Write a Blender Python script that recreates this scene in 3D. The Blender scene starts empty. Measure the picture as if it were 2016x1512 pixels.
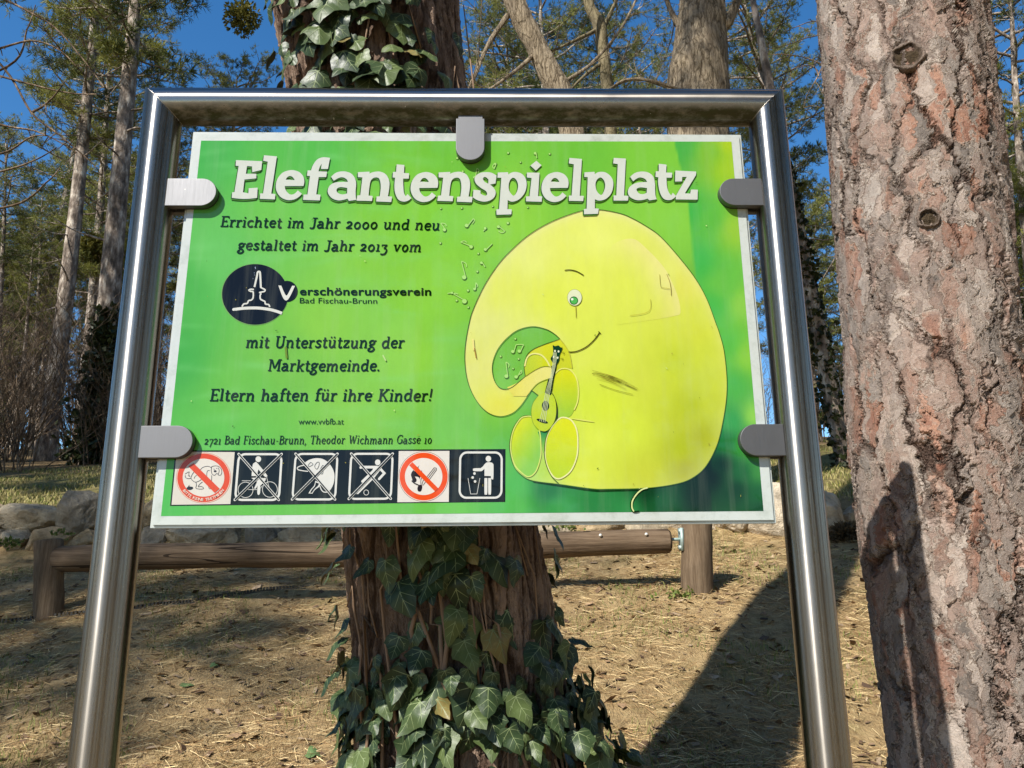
import bpy, bmesh, math, random
import numpy as np
from mathutils import Vector, Matrix, Euler, noise
from mathutils.geometry import tessellate_polygon, delaunay_2d_cdt

S = bpy.context.scene
COL = S.collection
R = math.radians

# ------------------------------------------------------------------ camera
FPX = 1514.0                      # focal length in pixels of the 2016 x 1512 photograph
CAM = np.array([0.0446, -1.2441, -0.0885])
PITCH, ROLL, YAW = 0.2529, -0.0083, 0.0242
FW = np.array([math.sin(YAW)*math.cos(PITCH), math.cos(YAW)*math.cos(PITCH), math.sin(PITCH)])
_r = np.array([math.cos(YAW), -math.sin(YAW), 0.0]); _u = np.cross(_r, FW)
RT = _r*math.cos(ROLL) + _u*math.sin(ROLL)
UP = -_r*math.sin(ROLL) + _u*math.cos(ROLL)
cd = bpy.data.cameras.new('camera'); cam = bpy.data.objects.new('camera', cd); COL.objects.link(cam)
cd.sensor_width = 36.0; cd.lens = FPX/2016.0*36.0; cd.clip_start = 0.02; cd.clip_end = 2000
M = Matrix(((RT[0], UP[0], -FW[0], CAM[0]), (RT[1], UP[1], -FW[1], CAM[1]), (RT[2], UP[2], -FW[2], CAM[2]), (0, 0, 0, 1)))
cam.matrix_world = M
S.camera = cam

# ------------------------------------------------------------------ light
SUN_AZ, SUN_EL = R(39.3), R(42.0)     # the sun stands behind the viewer's left shoulder
w = bpy.data.worlds.new('World'); S.world = w; w.use_nodes = True
nt = w.node_tree; bg = nt.nodes['Background']
sky = nt.nodes.new('ShaderNodeTexSky'); sky.sky_type = 'NISHITA'; sky.sun_disc = False
sky.sun_elevation = SUN_EL; sky.sun_rotation = R(180) + SUN_AZ
sky.altitude = 400; sky.air_density = 1.0; sky.dust_density = 0.3; sky.ozone_density = 2.0
hs = nt.nodes.new('ShaderNodeHueSaturation'); hs.inputs['Saturation'].default_value = 1.32; hs.inputs['Value'].default_value = 1.08
nt.links.new(sky.outputs[0], hs.inputs['Color']); nt.links.new(hs.outputs[0], bg.inputs[0]); bg.inputs[1].default_value = 0.108
sd = bpy.data.lights.new('sun', 'SUN'); sun = bpy.data.objects.new('sun', sd); COL.objects.link(sun)
sd.energy = 4.7; sd.angle = R(0.53); sd.color = (1.0, 0.955, 0.88)
TOSUN = Vector((-math.sin(SUN_AZ)*math.cos(SUN_EL), -math.cos(SUN_AZ)*math.cos(SUN_EL), math.sin(SUN_EL)))
sun.rotation_euler = TOSUN.to_track_quat('Z', 'Y').to_euler(); sun.location = (-4, -5, 6)
vs = S.view_settings
vs.view_transform = 'Standard'; vs.look = 'None'; vs.exposure = 0.70; vs.gamma = 1.0
S.cycles.max_bounces = 6; S.cycles.transparent_max_bounces = 8
S.cycles.sample_clamp_indirect = 6.0

# ------------------------------------------------------------------ helpers
def at(px, py, y):
    """the world point on the vertical plane y that the photograph shows at pixel (px, py)"""
    d = FW + RT*((px-1008)/FPX) - UP*((py-756)/FPX)
    return CAM + d*((y-CAM[1])/d[1])

def lin(c):
    out = []
    for v in c[:3]:
        v /= 255.0
        out.append(v/12.92 if v <= 0.04045 else ((v+0.055)/1.055)**2.4)
    return tuple(out)

def tag(o, label=None, cat=None, group=None, kind=None):
    if label: o['label'] = label
    if cat: o['category'] = cat
    if group: o['group'] = group
    if kind: o['kind'] = kind
    return o

def thing(name, label, cat, loc=(0, 0, 0), group=None):
    o = bpy.data.objects.new(name, None); COL.objects.link(o); o.location = loc
    o.empty_display_size = 0.1
    return tag(o, label, cat, group)

def link(name, me, mats=(), parent=None, loc=None):
    o = bpy.data.objects.new(name, me); COL.objects.link(o)
    for m in mats: me.materials.append(m)
    if parent is not None:
        o.parent = parent
    if loc is not None: o.location = loc
    return o

def to_local(o, parent_loc):
    """geometry was given in world space: shift it so that it sits right under its parent"""
    o.data.transform(Matrix.Translation(-Vector(parent_loc)))

class MB:
    """collects faces with a material index and a vertex colour; builds ONE mesh"""
    def __init__(s): s.v = []; s.f = []; s.m = []; s.c = []; s.cur = 0; s.col = (1, 1, 1); s.sm = []; s.smooth = False
    def add(s, vs, fs, mi=None, cols=None):
        b = len(s.v); s.v += [tuple(p) for p in vs]
        s.c += list(cols) if cols is not None else [s.col]*len(vs)
        for f in fs:
            s.f.append(tuple(b+i for i in f)); s.m.append(s.cur if mi is None else mi); s.sm.append(s.smooth)
    def build(s, name, mats, parent=None, ploc=None, loc=None):
        me = bpy.data.meshes.new(name); me.from_pydata(s.v, [], s.f)
        me.polygons.foreach_set('material_index', s.m); me.polygons.foreach_set('use_smooth', s.sm)
        a = me.color_attributes.new('tint', 'FLOAT_COLOR', 'POINT')
        a.data.foreach_set('color', np.concatenate([np.array(s.c, float).reshape(-1, 3), np.ones((len(s.c), 1))], 1).ravel())
        me.update()
        o = link(name, me, mats, parent, loc)
        if ploc is not None: to_local(o, ploc)
        return o

def np_mesh(name, V, F, tint=None, smooth=False, uv=None):
    me = bpy.data.meshes.new(name)
    V = np.asarray(V, np.float32); F = np.asarray(F, np.int32); k = F.shape[1]
    me.vertices.add(len(V)); me.vertices.foreach_set('co', V.ravel())
    me.loops.add(F.size); me.loops.foreach_set('vertex_index', F.ravel())
    me.polygons.add(len(F)); me.polygons.foreach_set('loop_start', np.arange(0, F.size, k, dtype=np.int32))
    try: me.polygons.foreach_set('loop_total', np.full(len(F), k, np.int32))
    except Exception: pass
    me.polygons.foreach_set('use_smooth', np.full(len(F), smooth))
    if tint is not None:
        a = me.color_attributes.new('tint', 'FLOAT_COLOR', 'POINT')
        t = np.asarray(tint, np.float32)
        if t.shape[1] == 3: t = np.concatenate([t, np.ones((len(t), 1), np.float32)], 1)
        a.data.foreach_set('color', t.ravel())
    me.update(calc_edges=True)
    return me

# ---- node helpers
def mat(name, rough=0.6, metal=0.0, base=(0.5, 0.5, 0.5), spec=0.5):
    m = bpy.data.materials.new(name); m.use_nodes = True
    b = m.node_tree.nodes['Principled BSDF']
    b.inputs['Roughness'].default_value = rough; b.inputs['Metallic'].default_value = metal
    b.inputs['Base Color'].default_value = (*base, 1); b.inputs['Specular IOR Level'].default_value = spec
    return m, m.node_tree, b

class NG:
    def __init__(s, t): s.t = t; s._oc = None
    def n(s, typ, **kw):
        nd = s.t.nodes.new(typ)
        for k, v in kw.items():
            if hasattr(nd, k): setattr(nd, k, v)
        return nd
    def l(s, a, b): s.t.links.new(a, b)
    def val(s, sock, x):
        if hasattr(x, 'is_linked') or hasattr(x, 'links'): s.l(x, sock)
        else: sock.default_value = x
    def obj(s):
        if s._oc is None: s._oc = s.n('ShaderNodeTexCoord').outputs['Object']
        return s._oc
    def scale(s, v, xyz):
        m = s.n('ShaderNodeMapping'); s.l(v, m.inputs[0]); m.inputs['Scale'].default_value = xyz; return m.outputs[0]
    def noise(s, v, sc, det=4, rough=0.55, dist=0.0, out=0):
        nd = s.n('ShaderNodeTexNoise'); s.l(v, nd.inputs['Vector']); nd.inputs['Scale'].default_value = sc
        nd.inputs['Detail'].default_value = det; nd.inputs['Roughness'].default_value = rough; nd.inputs['Distortion'].default_value = dist
        return nd.outputs[out]
    def voro(s, v, sc, feature='F1', rnd=1.0, out='Distance'):
        nd = s.n('ShaderNodeTexVoronoi', feature=feature); s.l(v, nd.inputs['Vector']); nd.inputs['Scale'].default_value = sc
        nd.inputs['Randomness'].default_value = rnd
        return nd.outputs[out]
    def math(s, op, a, b=0.0, c=0.0, clamp=False):
        nd = s.n('ShaderNodeMath', operation=op, use_clamp=clamp)
        for i, x in enumerate((a, b, c)): s.val(nd.inputs[i], x)
        return nd.outputs[0]
    def vmath(s, op, a, b):
        nd = s.n('ShaderNodeVectorMath', operation=op)
        for i, x in enumerate((a, b)): s.val(nd.inputs[i], x)
        return nd.outputs[0]
    def ramp(s, x, stops, interp='LINEAR'):
        nd = s.n('ShaderNodeValToRGB'); s.val(nd.inputs[0], x); cr = nd.color_ramp; cr.interpolation = interp
        while len(cr.elements) < len(stops): cr.elements.new(0.5)
        for e, (p, c) in zip(cr.elements, stops):
            e.position = p; e.color = (*c, 1) if not isinstance(c, (int, float)) else (c, c, c, 1)
        return nd.outputs[0]
    def mix(s, fac, a, b, mode='MIX'):
        nd = s.n('ShaderNodeMix', data_type='RGBA', blend_type=mode); s.val(nd.inputs[0], fac)
        for i, x in ((6, a), (7, b)):
            if isinstance(x, tuple): nd.inputs[i].default_value = (*x, 1)
            else: s.l(x, nd.inputs[i])
        return nd.outputs[2]
    def attr(s, name='tint'):
        nd = s.n('ShaderNodeAttribute'); nd.attribute_name = name; return nd.outputs['Color']
    def sep(s, c):
        nd = s.n('ShaderNodeSeparateColor'); s.l(c, nd.inputs[0]); return nd.outputs
    def bump(s, b, h, dist=0.01, strength=1.0):
        nd = s.n('ShaderNodeBump'); s.l(h, nd.inputs['Height']); nd.inputs['Distance'].default_value = dist
        nd.inputs['Strength'].default_value = strength; s.l(nd.outputs[0], b.inputs['Normal'])
    def displace(s, m, h, scale, mid=0.5):
        nd = s.n('ShaderNodeDisplacement'); s.l(h, nd.inputs['Height']); nd.inputs['Scale'].default_value = scale
        nd.inputs['Midlevel'].default_value = mid
        out = s.t.nodes['Material Output']; s.l(nd.outputs[0], out.inputs['Displacement']); m.displacement_method = 'BOTH'
    def rand(s):
        return s.n('ShaderNodeObjectInfo').outputs['Random']

# ---- shapes
def catmull(pts, closed=False, n=8, flags=None):
    """smooth polyline; a point whose flag is False stays a corner"""
    P = [np.array(p[:2], float) for p in pts]; N = len(P)
    if flags is None: flags = [True]*N
    out = []
    segs = N if closed else N-1
    for i in range(segs):
        a, b = P[i], P[(i+1) % N]
        fa, fb = flags[i], flags[(i+1) % N]
        if not fa and not fb:
            out.append(a); continue
        pa = P[i-1] if (closed or i > 0) else a
        nb = P[(i+2) % N] if (closed or i+2 < N) else b
        ta = (b-pa)/2 if fa and (closed or i > 0) else None
        tb = (nb-a)/2 if fb and (closed or i+2 < N) else None
        if ta is None and tb is None: ta = tb = b-a
        elif ta is None: ta = 1.5*(b-a)-0.5*tb
        elif tb is None: tb = 1.5*(b-a)-0.5*ta
        for k in range(n):
            t = k/n; h = (2*t**3-3*t*t+1, t**3-2*t*t+t, -2*t**3+3*t*t, t**3-t*t)
            out.append(h[0]*a+h[1]*ta+h[2]*b+h[3]*tb)
    if not closed: out.append(P[-1])
    return out

def outline(pts, n=6):
    """(x, y) corner, (x, y, 1) smooth"""
    return catmull(pts, True, n, [len(p) > 2 for p in pts])

def tube_rings(path, radii, seg, up=None):
    """rings of a swept circle along a 3-D path"""
    path = [Vector(p) for p in path]; n = len(path); V = []
    ref = Vector(up) if up else Vector((0.12, -1, 0.05))
    for i, p in enumerate(path):
        d = (path[min(i+1, n-1)]-path[max(i-1, 0)]).normalized()
        a = ref-d*ref.dot(d); a.normalize(); b = d.cross(a)
        for k in range(seg):
            t = 2*math.pi*k/seg
            V.append(p+(a*math.cos(t)+b*math.sin(t))*radii[i])
    return V

def tube_faces(n, seg, base=0, cap=True):
    F = []
    for i in range(n-1):
        for k in range(seg):
            a = base+i*seg+k; b = base+i*seg+(k+1) % seg
            F.append((a, b, b+seg, a+seg))
    if cap:
        F.append(tuple(base+k for k in range(seg))[::-1]); F.append(tuple(base+(n-1)*seg+k for k in range(seg)))
    return F

def add_tube(mb, path, radii, seg=8, cap=True):
    if not hasattr(radii, '__len__'): radii = [radii]*len(path)
    mb.add(tube_rings(path, radii, seg), tube_faces(len(path), seg, 0, cap))

# ------------------------------------------------------------------ shared materials
def steel_mat(name, dirt_and_reflection=False, rough=0.28, base=(0.32, 0.295, 0.265), axis='Z'):
    m, t, b = mat(name, rough, 1.0, base)
    g = NG(t); o = g.obj()
    sc = {'Z': (900, 900, 6), 'X': (6, 900, 900), 'F': (700, 700, 30)}[axis]
    br = g.noise(g.scale(o, sc), 1.0, 3, 0.6)
    big = g.noise(o, 9.0, 4, 0.6)
    g.l(g.math('ADD', g.math('MULTIPLY', br, 0.16), g.math('MULTIPLY_ADD', big, 0.16, rough-0.16)), b.inputs['Roughness'])
    g.bump(b, br, 0.00012, 0.35)
    if axis != 'F':
        tg = t.nodes.new('ShaderNodeTangent'); tg.direction_type = 'RADIAL'; tg.axis = axis; g.l(tg.outputs[0], b.inputs['Tangent'])
        b.inputs['Anisotropic'].default_value = 0.93; b.inputs['Anisotropic Rotation'].default_value = 0.25
    spots = g.math('GREATER_THAN', g.noise(o, 130.0, 2, 0.5), 0.76)
    col = g.mix(g.math('MULTIPLY', big, 0.5), base, tuple(0.78*c for c in base))
    if dirt_and_reflection:                       # rain-washed stains and algae on the lower side, deepened to paint in a dark reflection
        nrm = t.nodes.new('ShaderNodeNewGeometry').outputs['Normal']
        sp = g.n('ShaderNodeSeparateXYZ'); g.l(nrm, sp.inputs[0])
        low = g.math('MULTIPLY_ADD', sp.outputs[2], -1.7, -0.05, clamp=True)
        grime_and_reflection = g.math('MULTIPLY', low, g.math('MULTIPLY_ADD', g.noise(g.scale(o, (30, 60, 60)), 1.0, 5, 0.7), 2.4, -0.35, clamp=True), clamp=True)
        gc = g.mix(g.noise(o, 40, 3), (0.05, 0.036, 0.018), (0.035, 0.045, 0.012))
        col = g.mix(grime_and_reflection, col, gc)
        g.l(g.math('SUBTRACT', 1.0, g.math('MULTIPLY', grime_and_reflection, 0.85)), b.inputs['Metallic'])
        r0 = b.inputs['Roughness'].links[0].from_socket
        g.l(g.math('MAXIMUM', r0, g.math('MULTIPLY', grime_and_reflection, 0.7)), b.inputs['Roughness'])
    g.l(g.mix(g.math('MULTIPLY', spots, 0.5), col, (0.6, 0.56, 0.48)), b.inputs['Base Color'])
    return m
M_POST = steel_mat('brushed_steel_post')
M_RAIL = steel_mat('brushed_steel_rail', dirt_and_reflection=True, axis='X')
M_CLIP = steel_mat('satin_steel_clip', rough=0.57, base=(0.18, 0.18, 0.185), axis='F')
M_RUB, _, _ = mat('black_rubber', 0.7, 0, (0.015, 0.014, 0.013))

m, t, b = mat('printed_ink', 0.45); g = NG(t); o = g.obj()
nz = g.noise(g.scale(o, (60, 60, 25)), 1.0, 5, 0.7)
wear = g.noise(o, 7.0, 5, 0.65)
c = g.mix(0.16, g.attr(), g.ramp(nz, [(0.3, 0.55), (0.7, 1.0)]), 'MULTIPLY')
run = g.noise(g.scale(o, (38, 38, 2.2)), 1.0, 4, 0.65)
c = g.mix(g.math('MULTIPLY', g.math('SUBTRACT', run, 0.5, clamp=True), 0.35), c, (0.55, 0.60, 0.48))
c = g.mix(1.0, c, (0.66, 0.66, 0.66), 'MULTIPLY')
g.l(c, b.inputs['Base Color'])
b.inputs['Coat Weight'].default_value = 0.72; b.inputs['Coat IOR'].default_value = 1.45; b.inputs['Specular IOR Level'].default_value = 0.0
g.l(g.math('MULTIPLY_ADD', wear, 0.05, 0.01), b.inputs['Coat Roughness'])
M_INK = m

m, t, b = mat('laminated_glass_edge', 0.2, 0, (0.66, 0.71, 0.67)); g = NG(t); o = g.obj()
g.l(g.ramp(g.noise(o, 24, 6, 0.7), [(0.30, (0.32, 0.35, 0.31)), (0.5, (0.43, 0.46, 0.43)), (0.8, (0.46, 0.49, 0.47))]), b.inputs['Base Color'])
b.inputs['Coat Weight'].default_value = 0.7; b.inputs['Coat Roughness'].default_value = 0.06
M_GLASS = m

# ------------------------------------------------------------------ the sign: frame, clips, panel
ZG = -0.86                         # ground level under the sign
sign = thing('information_sign', 'green and yellow playground information sign in a stainless steel tube frame', 'sign', (0, 0, ZG))
SL = (0, 0, ZG)
PR = 0.0335
LB, LT = Vector((-0.5395, 0.004, ZG-0.12)), Vector((-0.5575, 0.004, 0.7585))
RB, RTt = Vector((0.5400, 0.004, ZG-0.12)), Vector((0.5520, 0.004, 0.7635))

def mitred_tube(name, pts, i, material):
    """segment i of a mitred tube frame through pts"""
    a, b_ = pts[i], pts[i+1]; d = (b_-a).normalized()
    def cut(j):
        if j == 0 or j == len(pts)-1: return pts[j], d
        e = (pts[j]-pts[j-1]).normalized()+(pts[j+1]-pts[j]).normalized()
        return pts[j], e.normalized()
    ref = Vector((0, -1, 0)); u = (ref-d*ref.dot(d)).normalized(); v = d.cross(u)
    mb = MB(); mb.smooth = True; seg = 64; N = 12; V = []
    (p0, n0), (p1, n1) = cut(i), cut(i+1)
    ring0 = []; ring1 = []
    for k in range(seg):
        tt = 2*math.pi*k/seg; off = (u*math.cos(tt)+v*math.sin(tt))*PR
        q = a+off
        ring0.append(q+d*((p0-q).dot(n0)/d.dot(n0))); ring1.append(q+d*((p1-q).dot(n1)/d.dot(n1)))
    for s_ in range(N+1):
        V += [ring0[k].lerp(ring1[k], s_/N) for k in range(seg)]
    mb.add(V, tube_faces(N+1, seg, 0, False))
    mid_ = (a+b_)/2; o_ = mb.build(name, [material], sign, tuple(mid_)); o_.location = mid_-Vector(SL); return o_
FR = [LB, LT, RTt, RB]
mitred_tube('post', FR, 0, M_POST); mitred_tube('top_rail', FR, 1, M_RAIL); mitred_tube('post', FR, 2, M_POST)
for j in (1, 2):                   # weld seam at each mitred corner
    e = (FR[j]-FR[j-1]).normalized()+(FR[j+1]-FR[j]).normalized(); e.normalize()
    ref = Vector((0, -1, 0)); v = e.cross(ref); mb = MB(); mb.smooth = True
    path = [FR[j]+(ref*math.cos(a)*PR+v*math.sin(a)*PR*1.4142) for a in np.linspace(0, 2*math.pi, 41)]
    add_tube(mb, path, 0.0009, 6)
    mb.build('weld_seam', [M_POST], sign, SL)

def d_clip(x0, x1, z0, z1, round_to):
    bm = bmesh.new()
    pts = []
    if round_to in 'rl':
        rad = (z1-z0)/2; zc = (z0+z1)/2
        xs = x1-rad if round_to == 'r' else x0+rad
        a = np.linspace(-math.pi/2, math.pi/2, 22)
        if round_to == 'r': pts = [(x0, z1), (x0, z0)]+[(xs+rad*math.cos(t), zc+rad*math.sin(t)) for t in a]
        else: pts = [(x1, z0), (x1, z1)]+[(xs-rad*math.cos(t), zc-rad*math.sin(t)) for t in a]
    else:
        rad = (x1-x0)/2; xc = (x0+x1)/2; zs = z0+rad
        pts = [(x1, z1), (x0, z1)]+[(xc-rad*math.cos(t), zs-rad*math.sin(t)) for t in np.linspace(0, math.pi, 22)]
    def slab(ya, yb, mi):
        vs_ = [bm.verts.new((x, ya, z)) for x, z in pts]
        f = bm.faces.new(vs_); f.material_index = mi
        r = bmesh.ops.extrude_face_region(bm, geom=[f])
        ev = [e for e in r['geom'] if isinstance(e, bmesh.types.BMVert)]
        bmesh.ops.translate(bm, verts=ev, vec=(0, yb-ya, 0))
        for e in r['geom']:
            if isinstance(e, bmesh.types.BMFace): e.material_index = mi
        fs = {fc for v_ in vs_+ev for fc in v_.link_faces}
        bmesh.ops.recalc_face_normals(bm, faces=list(fs))
        return vs_, ev
    v1, v2 = slab(-0.0150, -0.0035, 0)
    slab(0.0105, 0.022, 0)
    slab(-0.0034, -0.0006, 1)
    front = {e for v_ in v1 for e in v_.link_edges if e.other_vert(v_) in set(v1)}
    bmesh.ops.bevel(bm, geom=list(front), offset=0.0011, segments=3, affect='EDGES', profile=0.6)
    # the neck that carries both jaws on the tube
    if round_to == 'r': nb = (x0-0.012, x0+0.012, z0+0.004, z1-0.004)
    elif round_to == 'l': nb = (x1-0.012, x1+0.012, z0+0.004, z1-0.004)
    else: nb = (x0+0.004, x1-0.004, z1-0.012, z1+0.012)
    bmesh.ops.create_cube(bm, size=1, matrix=Matrix.Translation(((nb[0]+nb[1])/2, 0.0035, (nb[2]+nb[3])/2)) @ Matrix.Diagonal((nb[1]-nb[0], 0.0345, nb[3]-nb[2], 1)))
    me = bpy.data.meshes.new('clip'); bm.to_mesh(me); bm.free()
    o_ = link('clip', me, [M_CLIP, M_RUB], sign); to_local(o_, SL)
    return o_
def pz(px, py): q = at(px, py, -0.015); return q[0], q[2]
for (xa, ya, xb, yb, rd) in ((330, 351, 423, 405, 'r'), (274, 838, 376, 901, 'r'), (1415, 351, 1504, 404, 'l'), (1455, 835, 1548, 897, 'l'), (898, 233, 954, 315, 'd')):
    (x0, z1), (x1, z0) = pz(xa, ya), pz(xb, yb)
    d_clip(x0, x1, z0, z1, rd)

# the pane: two laminated sheets, the back one a little larger, chamfered edges
def P(px, py, layer=0):
    q = at(px, py, 0.0); return (q[0], -0.0003*layer, q[2])
def quad_slab(name, corners, ya, yb, bevel, material, parent):
    bm = bmesh.new()
    f = bm.faces.new([bm.verts.new((x, ya, z)) for x, _, z in corners])
    r = bmesh.ops.extrude_face_region(bm, geom=[f])
    bmesh.ops.translate(bm, verts=[e for e in r['geom'] if isinstance(e, bmesh.types.BMVert)], vec=(0, yb-ya, 0))
    bmesh.ops.recalc_face_normals(bm, faces=bm.faces)
    bmesh.ops.bevel(bm, geom=list(bm.edges), offset=bevel, segments=2, affect='EDGES')
    me = bpy.data.meshes.new(name); bm.to_mesh(me); bm.free()
    return link(name, me, [material], parent)
CQ = [(379, 257), (1460, 263), (1530, 1030), (293, 1040)]
IQ = [(384.5, 262.5), (1455.5, 268), (1524.5, 1024.5), (299.5, 1034.5)]
panel = quad_slab('panel', [P(*c) for c in CQ], 0.0035, 0.0105, 0.0008, M_GLASS, sign); to_local(panel, SL)
fr = quad_slab('front_pane', [P(*c) for c in IQ], 0.0, 0.0031, 0.0008, M_GLASS, panel); to_local(fr, SL)

class Art(MB):
    """flat printed artwork: shapes given in the photograph's pixels, laid on the panel's plane as thin stacked sheets"""
    def __init__(s, tf=None): super().__init__(); s.tf = tf; s.k = 0
    def pt(s, p, layer):
        x, y = p[0], p[1]
        if s.tf: x, y = s.tf(x, y)
        return P(x, y, layer)
    def poly(s, pts, col, layer, holes=(), n=6, raw=False):
        loops = [pts if raw else outline(pts, n)]+[outline(h, n) for h in holes]
        flat = [p for lp in loops for p in lp]
        tr = tessellate_polygon([[Vector((p[0], p[1], 0)) for p in lp] for lp in loops])
        V = [s.pt(p, layer) for p in flat]
        F = []
        for a, b_, c_ in tr:
            q = np.cross(np.subtract(V[b_], V[a]), np.subtract(V[c_], V[a]))
            F.append((a, b_, c_) if q[1] < 0 else (a, c_, b_))
        s.add(V, F, cols=[lin(col)]*len(V))
    def ell(s, cx, cy, rx, ry, col, layer, rot=0, n=40, hole=None):
        a = np.linspace(0, 2*math.pi, n, endpoint=False); c_, s_ = math.cos(rot), math.sin(rot)
        f = lambda k: [(cx+k[0]*math.cos(t)*c_-k[1]*math.sin(t)*s_, cy+k[0]*math.cos(t)*s_+k[1]*math.sin(t)*c_) for t in a]
        if hole:
            o_, i_ = f((rx, ry)), f(hole); V = [s.pt(p, layer) for p in o_+i_]
            F = [(k, n+k, n+(k+1) % n, (k+1) % n) for k in range(n)]
            q = np.cross(np.subtract(V[F[0][1]], V[F[0][0]]), np.subtract(V[F[0][2]], V[F[0][0]]))
            if q[1] > 0: F = [x[::-1] for x in F]
            s.add(V, F, cols=[lin(col)]*len(V))
        else: s.poly(f((rx, ry)), col, layer, raw=True)
    def stroke(s, pts, width, col, layer, closed=False, smooth=True, n=6, taper=False):
        p = catmull(pts, closed, n) if smooth and len(pts) > 2 else [np.array(q[:2], float) for q in pts]
        N = len(p); L, Rr = [], []
        for i in range(N):
            a = p[i-1] if (i > 0 or closed) else p[i]; c_ = p[(i+1) % N] if (i < N-1 or closed) else p[i]
            d0 = p[i]-a; d1 = c_-p[i]
            l0, l1 = np.hypot(*d0), np.hypot(*d1)
            d0 = d0/l0 if l0 > 1e-9 else d1/max(l1, 1e-9); d1 = d1/l1 if l1 > 1e-9 else d0
            tn = d0+d1; ln = np.hypot(*tn); tn = tn/ln if ln > 1e-6 else d0
            nn = np.array([-tn[1], tn[0]]); k = 1/max(0.45, abs(nn@np.array([-d0[1], d0[0]])))
            wd = width/2*(1 if not taper else math.sin(math.pi*(0.12+0.76*i/(N-1)))**0.7)
            L.append(p[i]+nn*wd*k); Rr.append(p[i]-nn*wd*k)
        s.k += 1; ly = layer+0.04*(s.k % 12)
        V = [s.pt(q, ly) for q in L+Rr]
        F = [(i, (i+1) % N, N+(i+1) % N, N+i) for i in range(N if closed else N-1)]
        if F:
            q = np.cross(np.subtract(V[F[0][1]], V[F[0][0]]), np.subtract(V[F[0][2]], V[F[0][0]]))
            if q[1] > 0: F = [x[::-1] for x in F]
        s.add(V, F, cols=[lin(col)]*len(V))
    def shaded(s, outl, layer, fn, step=6.0, holes=()):
        """filled outline with a smoothly varying print colour fn(xy array) -> sRGB array"""
        loops = [outl]+list(holes); vs_ = []; es = []
        for lp in loops:
            b_ = len(vs_); vs_ += [tuple(q[:2]) for q in lp]; es += [(b_+i, b_+(i+1) % len(lp)) for i in range(len(lp))]
        A = np.array(loops[0])[:, :2]; lo, hi = A.min(0), A.max(0)
        X, Y = np.meshgrid(np.arange(lo[0]+step/2, hi[0], step), np.arange(lo[1]+step/2, hi[1], step)); X[::2] += step/2
        Q = np.stack([X.ravel(), Y.ravel()], 1)
        ins = inside(Q, A) & (dist_poly(Q, A) > step*0.5)
        for h in holes: ins &= ~inside(Q, np.array(h)[:, :2]) & (dist_poly(Q, np.array(h)[:, :2]) > step*0.5)
        vs_ += [tuple(q) for q in Q[ins]]
        r = delaunay_2d_cdt([Vector(q) for q in vs_], es, [], 1 if not holes else 2, 1e-4)
        V2 = np.array([tuple(q) for q in r[0]]); F = []
        V = [s.pt(q, layer) for q in V2]
        for f in r[2]:
            cx = V2[list(f)].mean(0)[None]
            if holes and any(inside(cx, np.array(h)[:, :2])[0] for h in holes): continue
            q = np.cross(np.subtract(V[f[1]], V[f[0]]), np.subtract(V[f[2]], V[f[0]]))
            F.append(tuple(f) if q[1] < 0 else tuple(f)[::-1])
        C_ = fn(V2); s.add(V, F, cols=[lin(c_) for c_ in C_])
def inside(Q, A):
    x, y = Q[:, 0], Q[:, 1]; r = np.zeros(len(Q), bool); n = len(A); j = n-1
    for i in range(n):
        xi, yi = A[i]; xj, yj = A[j]
        if yi != yj:
            r ^= ((yi > y) != (yj > y)) & (x < (xj-xi)*(y-yi)/(yj-yi)+xi)
        j = i
    return r
def dist_poly(Q, A, closed=True):
    d = np.full(len(Q), 1e9); n = len(A)
    for i in range(n if closed else n-1):
        a, b_ = A[i], A[(i+1) % n]; ab = b_-a; L = ab@ab
        if L < 1e-12: continue
        t_ = np.clip(((Q-a)@ab)/L, 0, 1); d = np.minimum(d, np.hypot(*(Q-a-t_[:, None]*ab).T))
    return d
def crop(ox, oy, sc): return lambda x, y: (ox+x/sc, oy+y/sc)
def mapc(tf, pts): return [(*tf(p[0], p[1]), *p[2:]) for p in pts]
def done(art, name): 
    o_ = art.build(name, [M_INK], panel, SL); return o_

# ---- background of the print: soft greens, a darker curtain on the right, a dark pool under the animal
CP = np.array([  # px, py, r, g, b
    (400, 285, 75, 178, 78), (340, 700, 72, 172, 70), (325, 1005, 82, 188, 84), (420, 500, 104, 194, 92), (360, 560, 80, 178, 74), (430, 900, 96, 192, 74),
    (600, 290, 88, 186, 72), (560, 420, 112, 196, 76), (700, 500, 132, 202, 70), (640, 640, 136, 202, 66), (560, 700, 118, 190, 68), (700, 800, 132, 200, 68),
    (480, 760, 108, 190, 70), (800, 700, 140, 206, 70), (860, 560, 138, 206, 70), (840, 420, 130, 204, 66), (900, 300, 112, 192, 62), (1000, 420, 142, 208, 72),
    (1150, 300, 112, 192, 64), (1280, 320, 126, 200, 66), (1300, 420, 136, 206, 72), (900, 880, 118, 196, 78), (980, 780, 126, 198, 74), (960, 930, 112, 196, 80),
    (700, 1008, 108, 192, 74), (880, 1008, 108, 196, 82), (500, 1006, 100, 190, 74), (1010, 960, 84, 184, 84), (1040, 690, 116, 190, 72),
    (1010, 1000, 88, 186, 88), (1100, 1000, 62, 158, 80), (1080, 965, 40, 120, 66), (1180, 985, 46, 132, 70), (1230, 1004, 50, 140, 74),
    (1300, 985, 22, 88, 44), (1280, 966, 14, 62, 34), (1380, 970, 5, 34, 18), (1430, 900, 10, 52, 26), (1400, 935, 3, 26, 14), (1450, 985, 8, 56, 28), (1498, 1003, 10, 70, 34),
    (1480, 960, 22, 84, 40)], float)
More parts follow.
